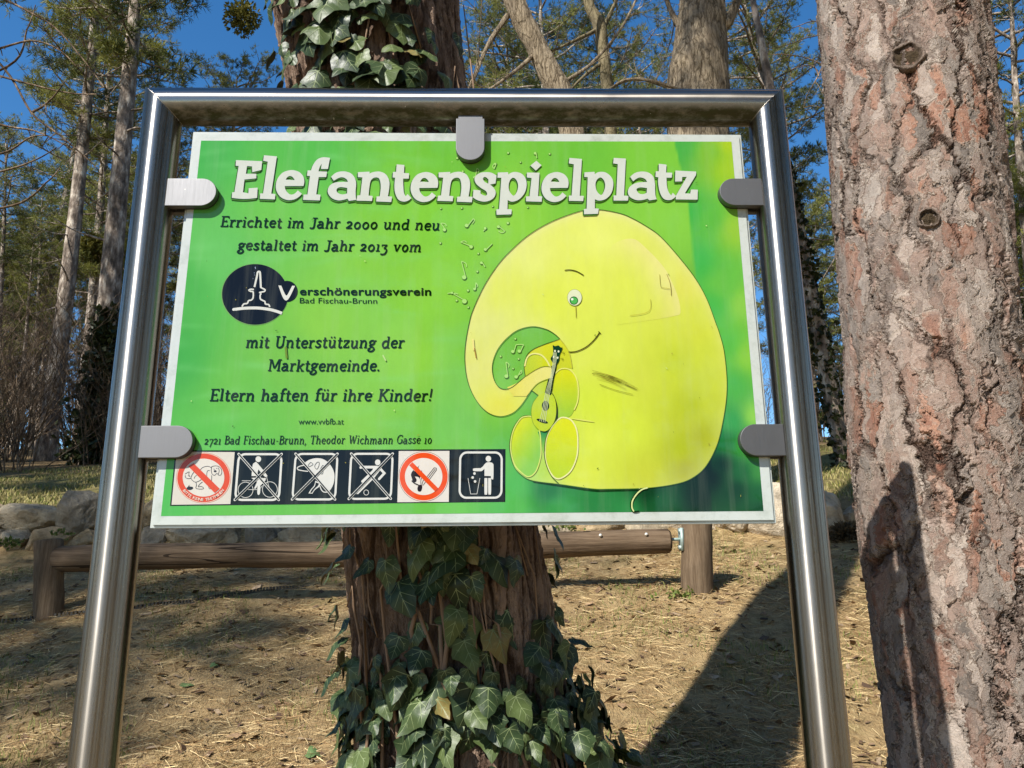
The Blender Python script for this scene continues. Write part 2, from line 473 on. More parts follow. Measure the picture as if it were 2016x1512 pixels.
CR = np.array([
    (1335, 285, 78, 176, 76), (1340, 285, 76, 176, 74), (1360, 420, 72, 180, 76), (1372, 520, 70, 182, 78), (1400, 300, 128, 190, 54), (1436, 284, 170, 204, 44), (1438, 330, 160, 202, 48),
    (1395, 430, 96, 186, 70), (1450, 450, 150, 200, 62), (1420, 560, 104, 190, 74), (1465, 600, 138, 200, 66), (1400, 600, 78, 184, 76), (1430, 680, 92, 188, 76),
    (1475, 700, 138, 202, 68), (1440, 760, 82, 180, 82), (1485, 820, 140, 204, 72), (1440, 830, 58, 160, 76), (1430, 870, 30, 118, 58), (1460, 880, 58, 150, 62),
    (1490, 890, 76, 166, 62), (1420, 915, 6, 44, 22), (1460, 930, 28, 98, 46), (1400, 940, 3, 26, 14), (1450, 965, 10, 60, 28), (1497, 975, 22, 92, 42), (1500, 1004, 10, 70, 34),
    (1495, 930, 60, 138, 56)], float)
def idw(Q, C_, p=3.2):
    d = np.hypot(Q[:, None, 0]-C_[None, :, 0], Q[:, None, 1]-C_[None, :, 1])+7.0
    W_ = d**-p; return (W_@C_[:, 2:])/W_.sum(1, keepdims=True)
CURT = np.array([(1327, 276), (1355, 396), (1362.5, 479), (1368, 540), (1372, 620), (1400, 900), (1400, 1010)], float)
def curtain_x(y): return np.interp(y, CURT[:, 1], CURT[:, 0])
random.seed(5)
STREAK = [(random.uniform(340, 880), random.uniform(300, 990), random.uniform(18, 60), random.uniform(4, 12), random.uniform(-0.25, 0.15)) for _ in range(60)]
def bgcol(Q):
    a, b_ = idw(Q, CP), idw(Q, CR)
    f = np.clip((Q[:, 0]-curtain_x(Q[:, 1]))/3.0+0.5, 0, 1)[:, None]
    c_ = a*(1-f)+b_*f
    for x, y, rx, ry, rot in STREAK:          # faint pale streaks across the left of the print
        dx, dy = Q[:, 0]-x, Q[:, 1]-y; u_ = dx*math.cos(rot)+dy*math.sin(rot); v_ = -dx*math.sin(rot)+dy*math.cos(rot)
        e = np.exp(-(u_/rx)**2-(v_/ry)**2)[:, None]*0.22
        c_ = c_*(1-e)+np.array((132, 212, 130))*e
    return np.clip(c_, 0, 255)
A = Art()
NX, NY = 230, 160
TLp, TRp, BRp, BLp = [np.array(q, float) for q in ((396, 277), (1440, 279), (1503, 1006), (317, 1016))]
uu, vv = np.meshgrid(np.linspace(0, 1, NX), np.linspace(0, 1, NY))
Q = ((TLp*(1-uu[..., None])+TRp*uu[..., None])*(1-vv[..., None])+(BLp*(1-uu[..., None])+BRp*uu[..., None])*vv[..., None]).reshape(-1, 2)
V = [P(q[0], q[1], 1) for q in Q]; F = []
for j in range(NY-1):
    for i in range(NX-1):
        a = j*NX+i; F.append((a, a+NX, a+NX+1, a+1))
A.add(V, F, cols=[lin(c_) for c_ in bgcol(Q)]); BACK = A

# ---- the elephant picture
BODY = [(1147.6, 415), (1180, 413.5), (1220, 420.6), (1243.5, 430), (1272, 446), (1300.6, 466.7), (1338.7, 509.5), (1368.9, 549.2), (1391, 589), (1409, 637), (1415.5, 655), (1425, 691), (1430.5, 744), (1429.6, 785), (1422, 834),
        (1411, 877), (1390.5, 916.5), (1366.7, 938.7), (1335, 952), (1274.6, 961), (1200, 963), (1166, 962.5), (1103, 953.8), (1049, 946.7), (1026.7, 935.6), (1010.8, 916.5), (1002.9, 881.6), (1009, 846.7), (1023.5, 824), (1034.6, 818.5)]
BODY = [(*p, 1) for p in BODY]+[(1045.7, 819.7), (1048, 803), (1059.5, 778.7), (1046, 768.4)]+[(*p, 1) for p in ((1036.5, 783.5), (1023.8, 801), (1007.9, 814.4), (985.7, 820.3), (963.5, 814.4), (944.4, 797.8), (928.6, 772.4), (919, 743.8), (915, 708.9), (916.7, 675.6), (923.8, 635.9), (931.7, 609.5), (952.4, 565), (977.8, 525.4), (1003, 496.8), (1042.9, 461.9), (1090.5, 435))]
BO = np.array([p[:2] for p in outline(BODY, 5)])
HOLE = [(1049.2, 643.5, 1), (1074.6, 648.6, 1), (1090.5, 657.3, 1), (1102.4, 668), (1058.7, 683.5, 1), (1041.3, 694.6, 1), (1034.9, 705.7, 1), (1031.7, 721.6, 1), (1034, 741.4), (1022, 751.7, 1), (1008, 762.9, 1), (995, 766.8, 1), (982.5, 762.9, 1), (973, 748.6, 1), (969, 728, 1), (971.4, 708.9, 1), (981, 686.7, 1), (998.4, 666, 1), (1020.6, 650, 1)]
HO = np.array([p[:2] for p in outline(HOLE, 5)])
EC = np.array([(1180, 470, 236, 236, 96), (1050, 500, 232, 232, 100), (1150, 560, 230, 232, 70), (960, 640, 226, 224, 100), (940, 720, 226, 222, 96), (985, 800, 228, 220, 60), (1090, 600, 226, 230, 60), (1000, 580, 226, 228, 76),
               (1240, 560, 224, 228, 62), (1300, 540, 230, 228, 90), (1350, 560, 226, 220, 70), (1380, 640, 214, 216, 44), (1200, 680, 222, 228, 62), (1150, 700, 222, 226, 66), (1260, 740, 212, 216, 52), (1330, 720, 200, 208, 32),
               (1360, 800, 186, 194, 18), (1380, 860, 178, 180, 22), (1340, 880, 184, 192, 20), (1250, 850, 214, 224, 44), (1180, 860, 224, 232, 60), (1200, 800, 218, 228, 40), (1150, 790, 214, 226, 46), (1150, 930, 222, 228, 56),
               (1270, 930, 204, 206, 40), (1350, 925, 178, 176, 38), (1410, 760, 204, 210, 40), (1415, 700, 208, 214, 46), (1060, 900, 186, 216, 70), (1040, 930, 176, 214, 76), (1400, 800, 198, 204, 40)], float)
def elcol(Q):
    c_ = np.minimum(idw(Q, EC, 2.6)+np.array((-4, 4, 26)), 244)
    d = np.minimum(dist_poly(Q, BO), dist_poly(Q, HO))
    top = np.clip((880-Q[:, 1])/500, 0.25, 1)
    e = (np.exp(-(d/13.0)**1.3)*0.62*top)[:, None]
    return c_*(1-e)+np.array((232, 230, 172))*e
A = Art()
A.shaded(list(map(tuple, BO)), 2, elcol, 6.5, holes=[list(map(tuple, HO))])
EAR = outline([(1243, 470, 1), (1275, 492, 1), (1307, 527, 1), (1322.9, 556, 1), (1335.6, 588, 1), (1339.5, 612, 1), (1337, 620), (1310, 626, 1), (1265, 633, 1), (1215, 640), (1190, 560, 1), (1200, 490, 1)], 5)
EO = np.array([p[:2] for p in EAR]); ER = np.array([(1243, 470), (1275, 492), (1307, 527), (1322.9, 556), (1335.6, 588), (1339.5, 612), (1337, 620)], float)
def earcol(Q):
    c_ = elcol(Q); d = dist_poly(Q, ER, False); low = np.clip((Q[:, 1]-480)/110, 0, 1)
    e = (np.exp(-(d/30.0)**1.4)*0.7)[:, None]; c_ = c_*(1-e)+np.array((236, 228, 152))*e
    f = (np.clip((Q[:, 0]-1230)/90, 0, 1)*np.clip((Q[:, 1]-600)/40, 0, 1)*0.3)[:, None]
    return c_*(1-f)+np.array((226, 218, 112))*f
A.shaded(EAR, 2.6, earcol, 6)
TC = crop(900, 620, 6.3); T5 = crop(960, 780, 6.3)
def flatfn(c0, c1=None, p0=None, p1=None):
    def fn(Q):
        if c1 is None: return np.tile(np.array(c0, float), (len(Q), 1))
        d = np.array(p1, float)-np.array(p0); t_ = np.clip((Q-np.array(p0))@d/(d@d), 0, 1)[:, None]
        return np.array(c0)*(1-t_)+np.array(c1)*t_
    return fn
def sh(pts, layer, fn, tf, step=5): A.shaded(outline(mapc(tf, pts), 5), layer, fn, step)
far_arm = [(845, 765), (830, 640, 1), (850, 540, 1), (890, 470, 1), (1000, 400, 1), (1275, 308), (1340, 385, 1), (1390, 480, 1), (1425, 665), (1290, 672, 1), (1215, 730), (1180, 800), (1090, 815), (950, 800)]
sh(far_arm, 3, flatfn((212, 216, 50), (196, 206, 50), (1080, 680), (1100, 740)), TC)
sh([(845, 760), (838, 640, 1), (870, 530, 1), (940, 485, 1), (1040, 500, 1), (1110, 570, 1), (1150, 650), (1050, 680, 1), (930, 720, 1)], 3.4, flatfn((186, 208, 58), (206, 214, 40), (1035, 720), (1075, 715)), TC)
sh([(925, 930), (1005, 1000), (1100, 965), (1120, 805, 1), (1010, 850, 1)], 3.4, flatfn((190, 212, 66)), TC)
sh([(620, 900), (760, 835, 1), (835, 765, 1), (960, 690, 1), (1060, 650, 1), (1150, 648, 1), (1195, 690, 1), (1182, 770, 1), (1090, 808, 1), (1000, 850, 1), (925, 930, 1), (860, 1010), (700, 1010)], 4, flatfn((226, 218, 84), (230, 226, 132), (990, 790), (1075, 730)), TC)
paw = [(1215, 730, 1), (1290, 672, 1), (1390, 680, 1), (1470, 770, 1), (1500, 900, 1), (1495, 1060, 1), (1450, 1180, 1), (1390, 1262, 1), (1240, 1270, 1), (1190, 1000, 1)]
sh(paw, 3.6, flatfn((214, 220, 40), (160, 204, 66), (1110, 740), (1115, 820)), TC)
f1 = [(285, 640, 1), (315, 440, 1), (400, 290, 1), (470, 255, 1), (560, 270, 1), (640, 430, 1), (660, 620, 1), (655, 760, 1), (600, 930, 1), (510, 1000, 1), (420, 950, 1), (330, 840, 1)]
sh(f1, 3.2, flatfn((212, 224, 52), (140, 204, 84), (1010, 850), (1062, 890)), T5)
f2 = [(710, 690, 1), (730, 520, 1), (790, 390, 1), (865, 300, 1), (935, 265, 1), (1035, 300, 1), (1100, 410, 1), (1118, 560, 1), (1105, 750, 1), (1035, 920, 1), (930, 1010, 1), (850, 1022, 1), (785, 960, 1), (728, 830, 1)]
sh(f2, 4.4, flatfn((220, 226, 44), (188, 216, 60), (1100, 830), (1085, 930)), T5)
sh([(620, 440), (745, 440), (725, 500, 1), (700, 620, 1), (695, 700, 1), (665, 640, 1), (650, 540, 1)], 3.7, flatfn((40, 140, 84), (150, 204, 74), (1075, 850), (1070, 885)), T5)
# outlines and pale rims
DG, RIM = (74, 110, 40), (238, 238, 168)
bo = [tuple(p) for p in BO]
A.stroke(bo+[bo[0]], 1.3, DG, 5, smooth=False)
A.stroke([tuple(p) for p in HO]+[tuple(HO[0])], 1.3, DG, 5, smooth=False)
for pts, wd, cl in ((f1, 2.2, True), (f2, 2.7, True)):
    A.stroke(mapc(T5, [p[:2] for p in pts]), wd, RIM if wd > 2.5 else (218, 232, 120), 5.4, closed=cl)
A.stroke(mapc(TC, [p[:2] for p in paw[:7]]), 2.4, (232, 234, 120), 5.4)
A.stroke(mapc(TC, [(838, 640), (870, 530), (940, 485), (1040, 500), (1110, 570), (1150, 650)]), 3.0, (232, 232, 140), 5.4)
A.stroke(mapc(TC, [(845, 765), (960, 690), (1060, 645), (1150, 645)]), 1.4, (150, 160, 40), 5.6)
A.stroke(mapc(TC, [(925, 930), (1005, 850), (1120, 800)]), 1.4, (150, 170, 40), 5.6)
A.stroke(mapc(TC, [(1275, 303), (1340, 385), (1390, 480), (1425, 665)]), 1.6, (196, 196, 70), 5.6)
A.stroke(mapc(T5, [(700, 690), (722, 840), (785, 985), (880, 1085)]), 1.7, DG, 5.8)
A.stroke(mapc(T5, [(704, 690), (722, 520), (785, 385), (860, 292)]), 1.7, (90, 120, 30), 5.8)
A.stroke(mapc(T5, [(1040, 280), (1180, 300), (1320, 322)]), 2.4, (226, 230, 110), 5.5, taper=True)
# dark contact line under the body
A.stroke([(1049, 948.5), (1103, 956), (1166, 965), (1200, 965.5), (1274, 963.5)], 3.2, (20, 62, 26), 4.9, taper=True)
# tail
T6 = crop(1200, 780, 6.3)
A.stroke(mapc(T6, [(455, 1140), (390, 1165), (320, 1225), (272, 1310), (272, 1390), (300, 1432), (365, 1426)]), 4.8, (12, 48, 20), 6, taper=True)
A.stroke(mapc(T6, [(470, 1138), (400, 1160), (335, 1215), (282, 1300), (276, 1380), (300, 1430)]), 2.7, (222, 236, 160), 6.6)
# face
TA = crop(900, 400, 6.3)
A.stroke(mapc(TA, [(1332, 838), (1400, 832), (1480, 850), (1568, 900)]), 1.9, (92, 92, 20), 6)
A.ell(1131, 586.5, 14.6, 16.4, (150, 160, 60), 5.9); A.ell(1131, 586.5, 13.9, 15.7, (226, 232, 196), 6.2)
A.ell(1129.6, 592.5, 8.4, 8.1, (28, 84, 40), 6.5); A.ell(1129.8, 592.6, 6.8, 6.5, (84, 184, 88), 6.8); A.ell(1126.2, 590, 2.6, 2.3, (236, 244, 226), 7.1)
A.stroke(mapc(TC, [(1380, 463), (1480, 455), (1600, 400), (1700, 310), (1765, 220)]), 2.0, (74, 70, 16), 6)
A.stroke(mapc(TC, [(1750, 208), (1780, 238)]), 1.8, (74, 70, 16), 6, smooth=False)
done(A, 'elephant_picture')

# ---- mandolin
A = Art(TC); K = (16, 44, 26)
A.poly([(1165, 970, 1), (1215, 1040, 1), (1245, 1150, 1), (1248, 1250, 1), (1240, 1300, 1), (1160, 1400), (1100, 1100)], (44, 58, 10), 6.0)
A.poly([(1100, 968), (1165, 975, 1), (1212, 1050, 1), (1228, 1170, 1), (1212, 1300, 1), (1150, 1405, 1), (1090, 1445, 1), (1010, 1430, 1), (940, 1340, 1), (918, 1210, 1), (938, 1100, 1), (1005, 1005, 1)], (190, 212, 52), 6.3)
A.stroke([(1005, 1005), (938, 1100), (918, 1210), (940, 1340), (1010, 1430)], 5.5, (110, 150, 40), 6.5)
A.stroke([(1030, 1440), (1090, 1452), (1140, 1425)], 13, (24, 70, 36), 6.4, taper=True)
A.ell(1095, 1130, 46, 62, K, 6.8)
A.poly([(1130, 792), (1180, 785), (1165, 640), (1238, 600), (1218, 720), (1200, 790), (1163, 1000), (1085, 970)], K, 7.0)
A.poly([(1185, 382, 1), (1215, 392, 1), (1255, 383, 1), (1280, 405, 1), (1306, 408), (1292, 450, 1), (1270, 500, 1), (1265, 560, 1), (1240, 612), (1180, 590), (1158, 545, 1), (1185, 500, 1), (1190, 440, 1)], (14, 62, 40), 7.2)
A.ell(1055, 1320, 74, 20, K, 7.0, rot=0.32)
for q in range(4):
    a = q/3
    A.stroke([(1192+a*36, 470), (1186+a*36, 600), (1148+a*30, 800), (1096+a*50, 975), (1064+a*52, 1150), (1022+a*66, 1322+a*16)], 6.0, (214, 226, 176), 7.5)
for q in (798, 850, 905, 955): A.stroke([(1120-(q-798)*.18, q), (1196-(q-798)*.16, q+12)], 4, (120, 150, 90), 7.4, smooth=False)
for x, y in ((1212, 452), (1256, 458), (1196, 525), (1244, 536)): A.ell(x, y, 12, 14, (228, 236, 206), 8.1, n=14)
for x, y in ((1320, 480), (1305, 555)): A.stroke([(x-25, y-8), (x, y-12), (x+8, y+2), (x-6, y+14)], 5, (110, 110, 20), 7.4)
done(A, 'mandolin_picture')

# ---- music notes and dots drifting out of the trunk
NC, ND = (176, 226, 124), (70, 120, 40)
def note(x, y, r, sx, sy, flag=None):
    A.ell(x+0.7, y+0.8, r+1.0, r+0.9, ND, 3.0, n=18)
    if (sx, sy) != (x, y):
        A.stroke([(x+r*.7+.8, y+.6), (sx+.8, sy+.6)], 2.4, ND, 3.2, smooth=False)
        A.stroke([(x+r*.7, y), (sx, sy)], 1.7, NC, 4.0, smooth=False)
        if flag: A.stroke([(sx, sy)]+list(flag), 1.7, NC, 4.0)
    A.ell(x, y, r, r*.95, NC, 4.4, n=18)
NOTES = []
for (cx, cy), r, st, fl in (((918.7, 444.6), 3.7, (932, 431), ((934, 435), (930, 441))), ((955.2, 450), 2.6, (951.5, 455.5), None), ((981.3, 447), 3.0, (994, 456), ((988, 459), (981, 455))), ((927.5, 486.5), 3.6, (907, 477), ((914, 475), (919, 478))),
        ((955.5, 491.7), 3.0, (969, 480.5), None), ((947.8, 518), 2.7, (955, 526), None), ((913.8, 546.5), 4.2, (908.5, 515), ((917, 519), (918.5, 526))), ((934.3, 569.5), 2.7, (937, 557), ((940, 562), (939, 566))),
        ((914.4, 593.6), 4.7, (893, 579), ((897, 578), (902, 580))), ((890, 577), 2.4, (881, 578), None), ((875, 453), 3.2, (868, 440), ((876, 441), (879, 446))), ((975, 323.5), 2.4, (973, 333), ((970, 328), (974, 322))), ((934, 350), 2.6, (939, 332), ((943, 336), (941, 340))),
        ((1053.5, 302.5), 2.7, (1057, 312), None), ((1009.5, 692.5), 3.4, (1016, 679), ((1024, 678.5), (1031, 679))), ((1022.3, 691.7), 3.4, (1030.5, 679.5), None), ((996.8, 741), 3.8, (996, 713), ((1002, 718), (1001, 724))), ((1016, 742.4), 3.4, (1026, 729), ((1027, 734), (1022, 738)))):
    A = Art(); note(cx, cy, r, *st, fl); NOTES.append((cx, cy, A))
for x, y, r in ((999.8, 439.6, 2.4), (941.6, 499.6, 1.8), (939.7, 535, 2.0), (921.3, 572.3, 2.2), (922, 605.4, 1.8), (899, 592, 2), (900, 312, 2.0), (1000.2, 301.5, 2.0), (911, 338, 2.0), (1082, 303.5, 1.8), (1024.7, 320, 1.5), (867, 479, 1.8), (909, 410, 1.8), (970, 407, 1.5), (985.5, 702, 1.9), (1014.5, 667.3, 1.9), (1021, 707, 1.8), (1010, 726, 1.6), (868, 411, 1.4), (1039, 409, 1.4)):
    A = BACK
    A.ell(x+.5, y+.5, r+.9, r+.9, ND, 3.0, n=12); A.ell(x, y, r, r, NC, 3.6, n=12)
for _, _, A in NOTES: done(A, 'music_note')

# ---- scratches and rubbed marks belong to the print's surface
A = BACK; random.seed(11)
for _ in range(9):
    x, y = random.uniform(1165, 1185), random.uniform(728, 746); L = random.uniform(40, 85)
    A.stroke([(x, y), (x+L*.5, y+L*.16+random.uniform(-2, 2)), (x+L, y+L*.36+random.uniform(-2, 2))], random.uniform(0.5, 0.9), random.choice(((120, 110, 40), (160, 150, 46), (136, 126, 40))), 7.6, taper=True)
A.stroke([(1180, 757), (1210, 768), (1245, 777)], 0.9, (140, 140, 40), 7.6); A.stroke([(1165, 736), (1190, 739), (1240, 762), (1253, 768)], 0.9, (110, 110, 30), 7.6)
A.stroke([(1298, 541), (1300, 563), (1304, 567), (1318, 569)], 0.9, (176, 166, 70), 7.6); A.stroke([(1312, 541), (1319, 560), (1321, 583)], 1.0, (150, 128, 60), 7.6)
A.stroke([(1133, 603), (1133.5, 612), (1134, 626)], 1.1, (160, 140, 40), 7.6)
A.stroke([(1280, 590), (1280, 608), (1270, 617), (1240, 622)], 0.8, (182, 170, 60), 7.6)
A.stroke([(931, 668), (933, 690)], 3.6, (236, 226, 132), 7.6, smooth=False); A.stroke([(934, 686), (937.5, 706)], 2.0, (176, 136, 40), 7.8, smooth=False)
A.stroke([(563, 684), (565, 706)], 4.0, (112, 140, 40), 7.6, smooth=False); A.stroke([(754, 700), (760, 711)], 2.6, (190, 222, 140), 7.6, smooth=False)
for _ in range(46):
    x, y = random.uniform(330, 1480), random.uniform(300, 990); a = random.uniform(0, 3.1); L = random.uniform(1, 5)
    A.stroke([(x, y), (x+L*math.cos(a), y+L*math.sin(a))], random.uniform(0.7, 1.6), random.choice(((206, 232, 150), (60, 96, 34), (160, 150, 50))), 7.6, smooth=False)
done(A, 'printed_background')

# ---- title lettering: every glyph outline in the photograph's pixels
R1, R2, R3, R4 = crop(450, 300, 8.4), crop(670, 300, 8.4), crop(890, 300, 8.4), crop(1100, 300, 6.95)
GE = [(130, 140), (562, 158), (548, 302), (400, 338), (395, 243), (312, 238), (292, 365), (465, 365), (465, 440), (270, 460), (245, 670), (335, 688), (340, 605), (487, 595), (478, 762), (270, 780, 1), (62, 762), (68, 672), (105, 668), (175, 235), (125, 232)]
Gl1 = [(592, 60), (805, 78), (712, 693), (780, 700), (772, 788), (525, 778), (530, 690), (578, 690), (655, 165), (580, 150)]
Ge = [(1245, 565), (935, 568), (945, 620, 1), (975, 668, 1), (1030, 708, 1), (1095, 695, 1), (1150, 640), (1218, 695), (1170, 745, 1), (1090, 788, 1), (980, 798, 1), (870, 750, 1), (805, 660, 1), (788, 560, 1), (815, 450, 1), (890, 355, 1), (980, 315, 1), (1070, 305, 1), (1170, 335, 1), (1235, 400, 1), (1258, 480, 1)]
Geh = [(950, 462), (985, 415, 1), (1030, 402, 1), (1070, 425, 1), (1100, 470)]
Gf = [(1370, 310), (1400, 225, 1), (1465, 135, 1), (1540, 98, 1), (1600, 92), (1682, 102), (1648, 285), (1535, 285), (1545, 200), (1512, 255, 1), (1492, 325), (1632, 330), (1620, 418), (1495, 420), (1455, 705), (1525, 712), (1515, 805), (1237, 795), (1247, 708), (1310, 708), (1352, 402), (1303, 398), (1313, 310)]
Ga = [(1700, 415), (1775, 352, 1), (1855, 328, 1), (1950, 330, 1), (2040, 368, 1), (2098, 450, 1), (2113, 545, 1), (2105, 640, 1), (2107, 740, 1), (2118, 795), (1995, 812), (1970, 775), (1900, 795, 1), (1810, 803, 1), (1705, 760, 1), (1645, 665, 1), (1675, 565, 1), (1760, 512, 1), (1870, 500, 1), (1978, 500), (1955, 455, 1), (1900, 425, 1), (1835, 430, 1), (1745, 480)]
Gah = [(1790, 630, 1), (1815, 597, 1), (1870, 585, 1), (1968, 600), (1965, 690), (1920, 703, 1), (1865, 705, 1), (1805, 675, 1)]
Gn = [(295, 340), (487, 330), (485, 362), (560, 335, 1), (660, 330, 1), (755, 375, 1), (808, 470, 1), (815, 570, 1), (790, 738), (858, 742), (845, 832), (598, 822), (603, 740), (655, 738), (672, 600, 1), (665, 500, 1), (640, 440, 1), (590, 425, 1), (530, 450, 1), (495, 520, 1), (470, 725), (538, 732), (528, 815), (272, 808), (285, 725), (335, 718), (370, 425), (295, 420)]
Gt = [(935, 210), (1062, 220), (1055, 352), (1140, 358), (1135, 445), (1040, 445), (1045, 580, 1), (1055, 680, 1), (1085, 738), (1115, 700), (1175, 765), (1130, 805, 1), (1050, 825, 1), (965, 792, 1), (912, 690, 1), (898, 570, 1), (910, 430), (868, 425), (875, 335), (925, 335)]
Gs = [(560, 338, 1), (650, 348, 1), (735, 395), (718, 525), (628, 543), (690, 600, 1), (722, 675, 1), (695, 755, 1), (620, 808, 1), (520, 825, 1), (420, 800, 1), (345, 755), (355, 630), (470, 640), (470, 690), (510, 715, 1), (555, 728, 1), (580, 700, 1), (560, 650, 1), (480, 600, 1), (405, 535, 1), (372, 460, 1), (398, 395, 1), (470, 350, 1)]
Gsh = [(602, 460), (565, 425, 1), (530, 420, 1), (512, 450, 1), (540, 498, 1), (600, 528)]
Gp = [(755, 345), (925, 340), (930, 378), (985, 345, 1), (1060, 336, 1), (1150, 365, 1), (1212, 440, 1), (1232, 550, 1), (1200, 680, 1), (1110, 785, 1), (1000, 825, 1), (920, 798), (915, 950), (985, 952), (980, 1035), (737, 1042), (733, 955), (778, 950), (815, 430), (750, 430)]
Gph = [(1010, 430, 1), (1065, 470, 1), (1092, 560, 1), (1070, 665, 1), (1015, 727, 1), (950, 655, 1), (935, 560, 1), (960, 470, 1)]
Gi = [(1237, 345), (1445, 348), (1420, 735), (1488, 738), (1480, 828), (1222, 820), (1222, 740), (1280, 738), (1315, 435), (1237, 425)]
Gd = [(1392, 150), (1478, 225), (1385, 312), (1295, 230)]
Gl2 = [(145, 85), (315, 100), (285, 603), (340, 605), (333, 675), (138, 672), (138, 600), (175, 600), (205, 172), (137, 160)]
Gp2 = [(350, 283), (488, 275), (490, 308), (550, 278, 1), (640, 285, 1), (718, 350, 1), (745, 440, 1), (720, 560, 1), (650, 640, 1), (560, 668, 1), (492, 650), (492, 775), (545, 778), (535, 848), (345, 855), (342, 785), (380, 780), (395, 348), (348, 345)]
Gp2h = [(570, 352, 1), (618, 395, 1), (633, 470, 1), (612, 550, 1), (575, 592, 1), (520, 540, 1), (500, 450, 1), (520, 385, 1)]
Gl3 = [(750, 85), (915, 95), (890, 600), (950, 605), (945, 668), (748, 668), (748, 598), (785, 598), (805, 170), (742, 160)]
Ga2 = [(975, 345), (1040, 292, 1), (1125, 272, 1), (1215, 283, 1), (1285, 335, 1), (1312, 430, 1), (1314, 520, 1), (1320, 600, 1), (1337, 650), (1235, 665), (1212, 640), (1140, 660, 1), (1055, 660, 1), (972, 618, 1), (943, 550, 1), (970, 480, 1), (1045, 432, 1), (1120, 418, 1), (1205, 415), (1180, 375, 1), (1120, 352, 1), (1068, 365, 1), (1015, 405)]
Ga2h = [(1060, 520, 1), (1080, 497, 1), (1125, 488, 1), (1205, 498), (1200, 562), (1150, 580, 1), (1095, 570, 1)]
Gt2 = [(1365, 165), (1470, 178), (1465, 285), (1547, 288), (1542, 355), (1470, 355), (1478, 480, 1), (1502, 555, 1), (1535, 598), (1555, 562), (1600, 605), (1560, 645, 1), (1500, 662, 1), (1430, 640, 1), (1382, 560, 1), (1358, 440, 1), (1360, 350), (1320, 345), (1325, 268), (1365, 268)]
Gz = [(1592, 258), (1875, 272), (1873, 320), (1720, 570), (1795, 572), (1805, 517), (1898, 520), (1895, 655), (1598, 652), (1598, 605), (1748, 345), (1685, 345), (1682, 405), (1588, 408)]
def shift(pts, kx, x0, x1, dy): return [((p[0]-x0)*kx+x1, p[1]+dy, *p[2:]) for p in pts]
TITLE = [(R1, GE, None), (R1, Gl1, None), (R1, Ge, Geh), (R1, Gf, None), (R1, Ga, Gah), (R2, Gn, None), (R2, Gt, None),
         (R2, shift(Ge, .968, 788, 1165, 32), shift(Geh, .968, 788, 1165, 32)), (R2, shift(Gn, .995, 295, 1628, 4), None), (R3, Gs, Gsh), (R3, Gp, Gph), (R3, Gi, None), (R3, Gd, None),
         (R3, shift(Ge, .951, 788, 1478, 32), shift(Geh, .951, 788, 1478, 32)), (R4, Gl2, None), (R4, Gp2, Gp2h), (R4, Gl3, None), (R4, Ga2, Ga2h), (R4, Gt2, None), (R4, Gz, None)]
A = Art()
for i, (tf, o_, h_) in enumerate(TITLE):
    O = mapc(tf, o_); H = [mapc(tf, h_)] if h_ else []
    for dx, dy, c_, ly in ((-2.6, 3.2, (92, 150, 58), 7.0), (-1.6, 2.0, (46, 92, 38), 7.5)):       # printed soft shadow of the lettering
        A.poly([(p[0]+dx, p[1]+dy, *p[2:]) for p in O], c_, ly+0.02*(i % 3), [[(p[0]+dx, p[1]+dy, *p[2:]) for p in h] for h in H])
    A.poly(O, (214, 220, 210), 8.2+0.03*(i % 3), H)
done(A, 'title_lettering')

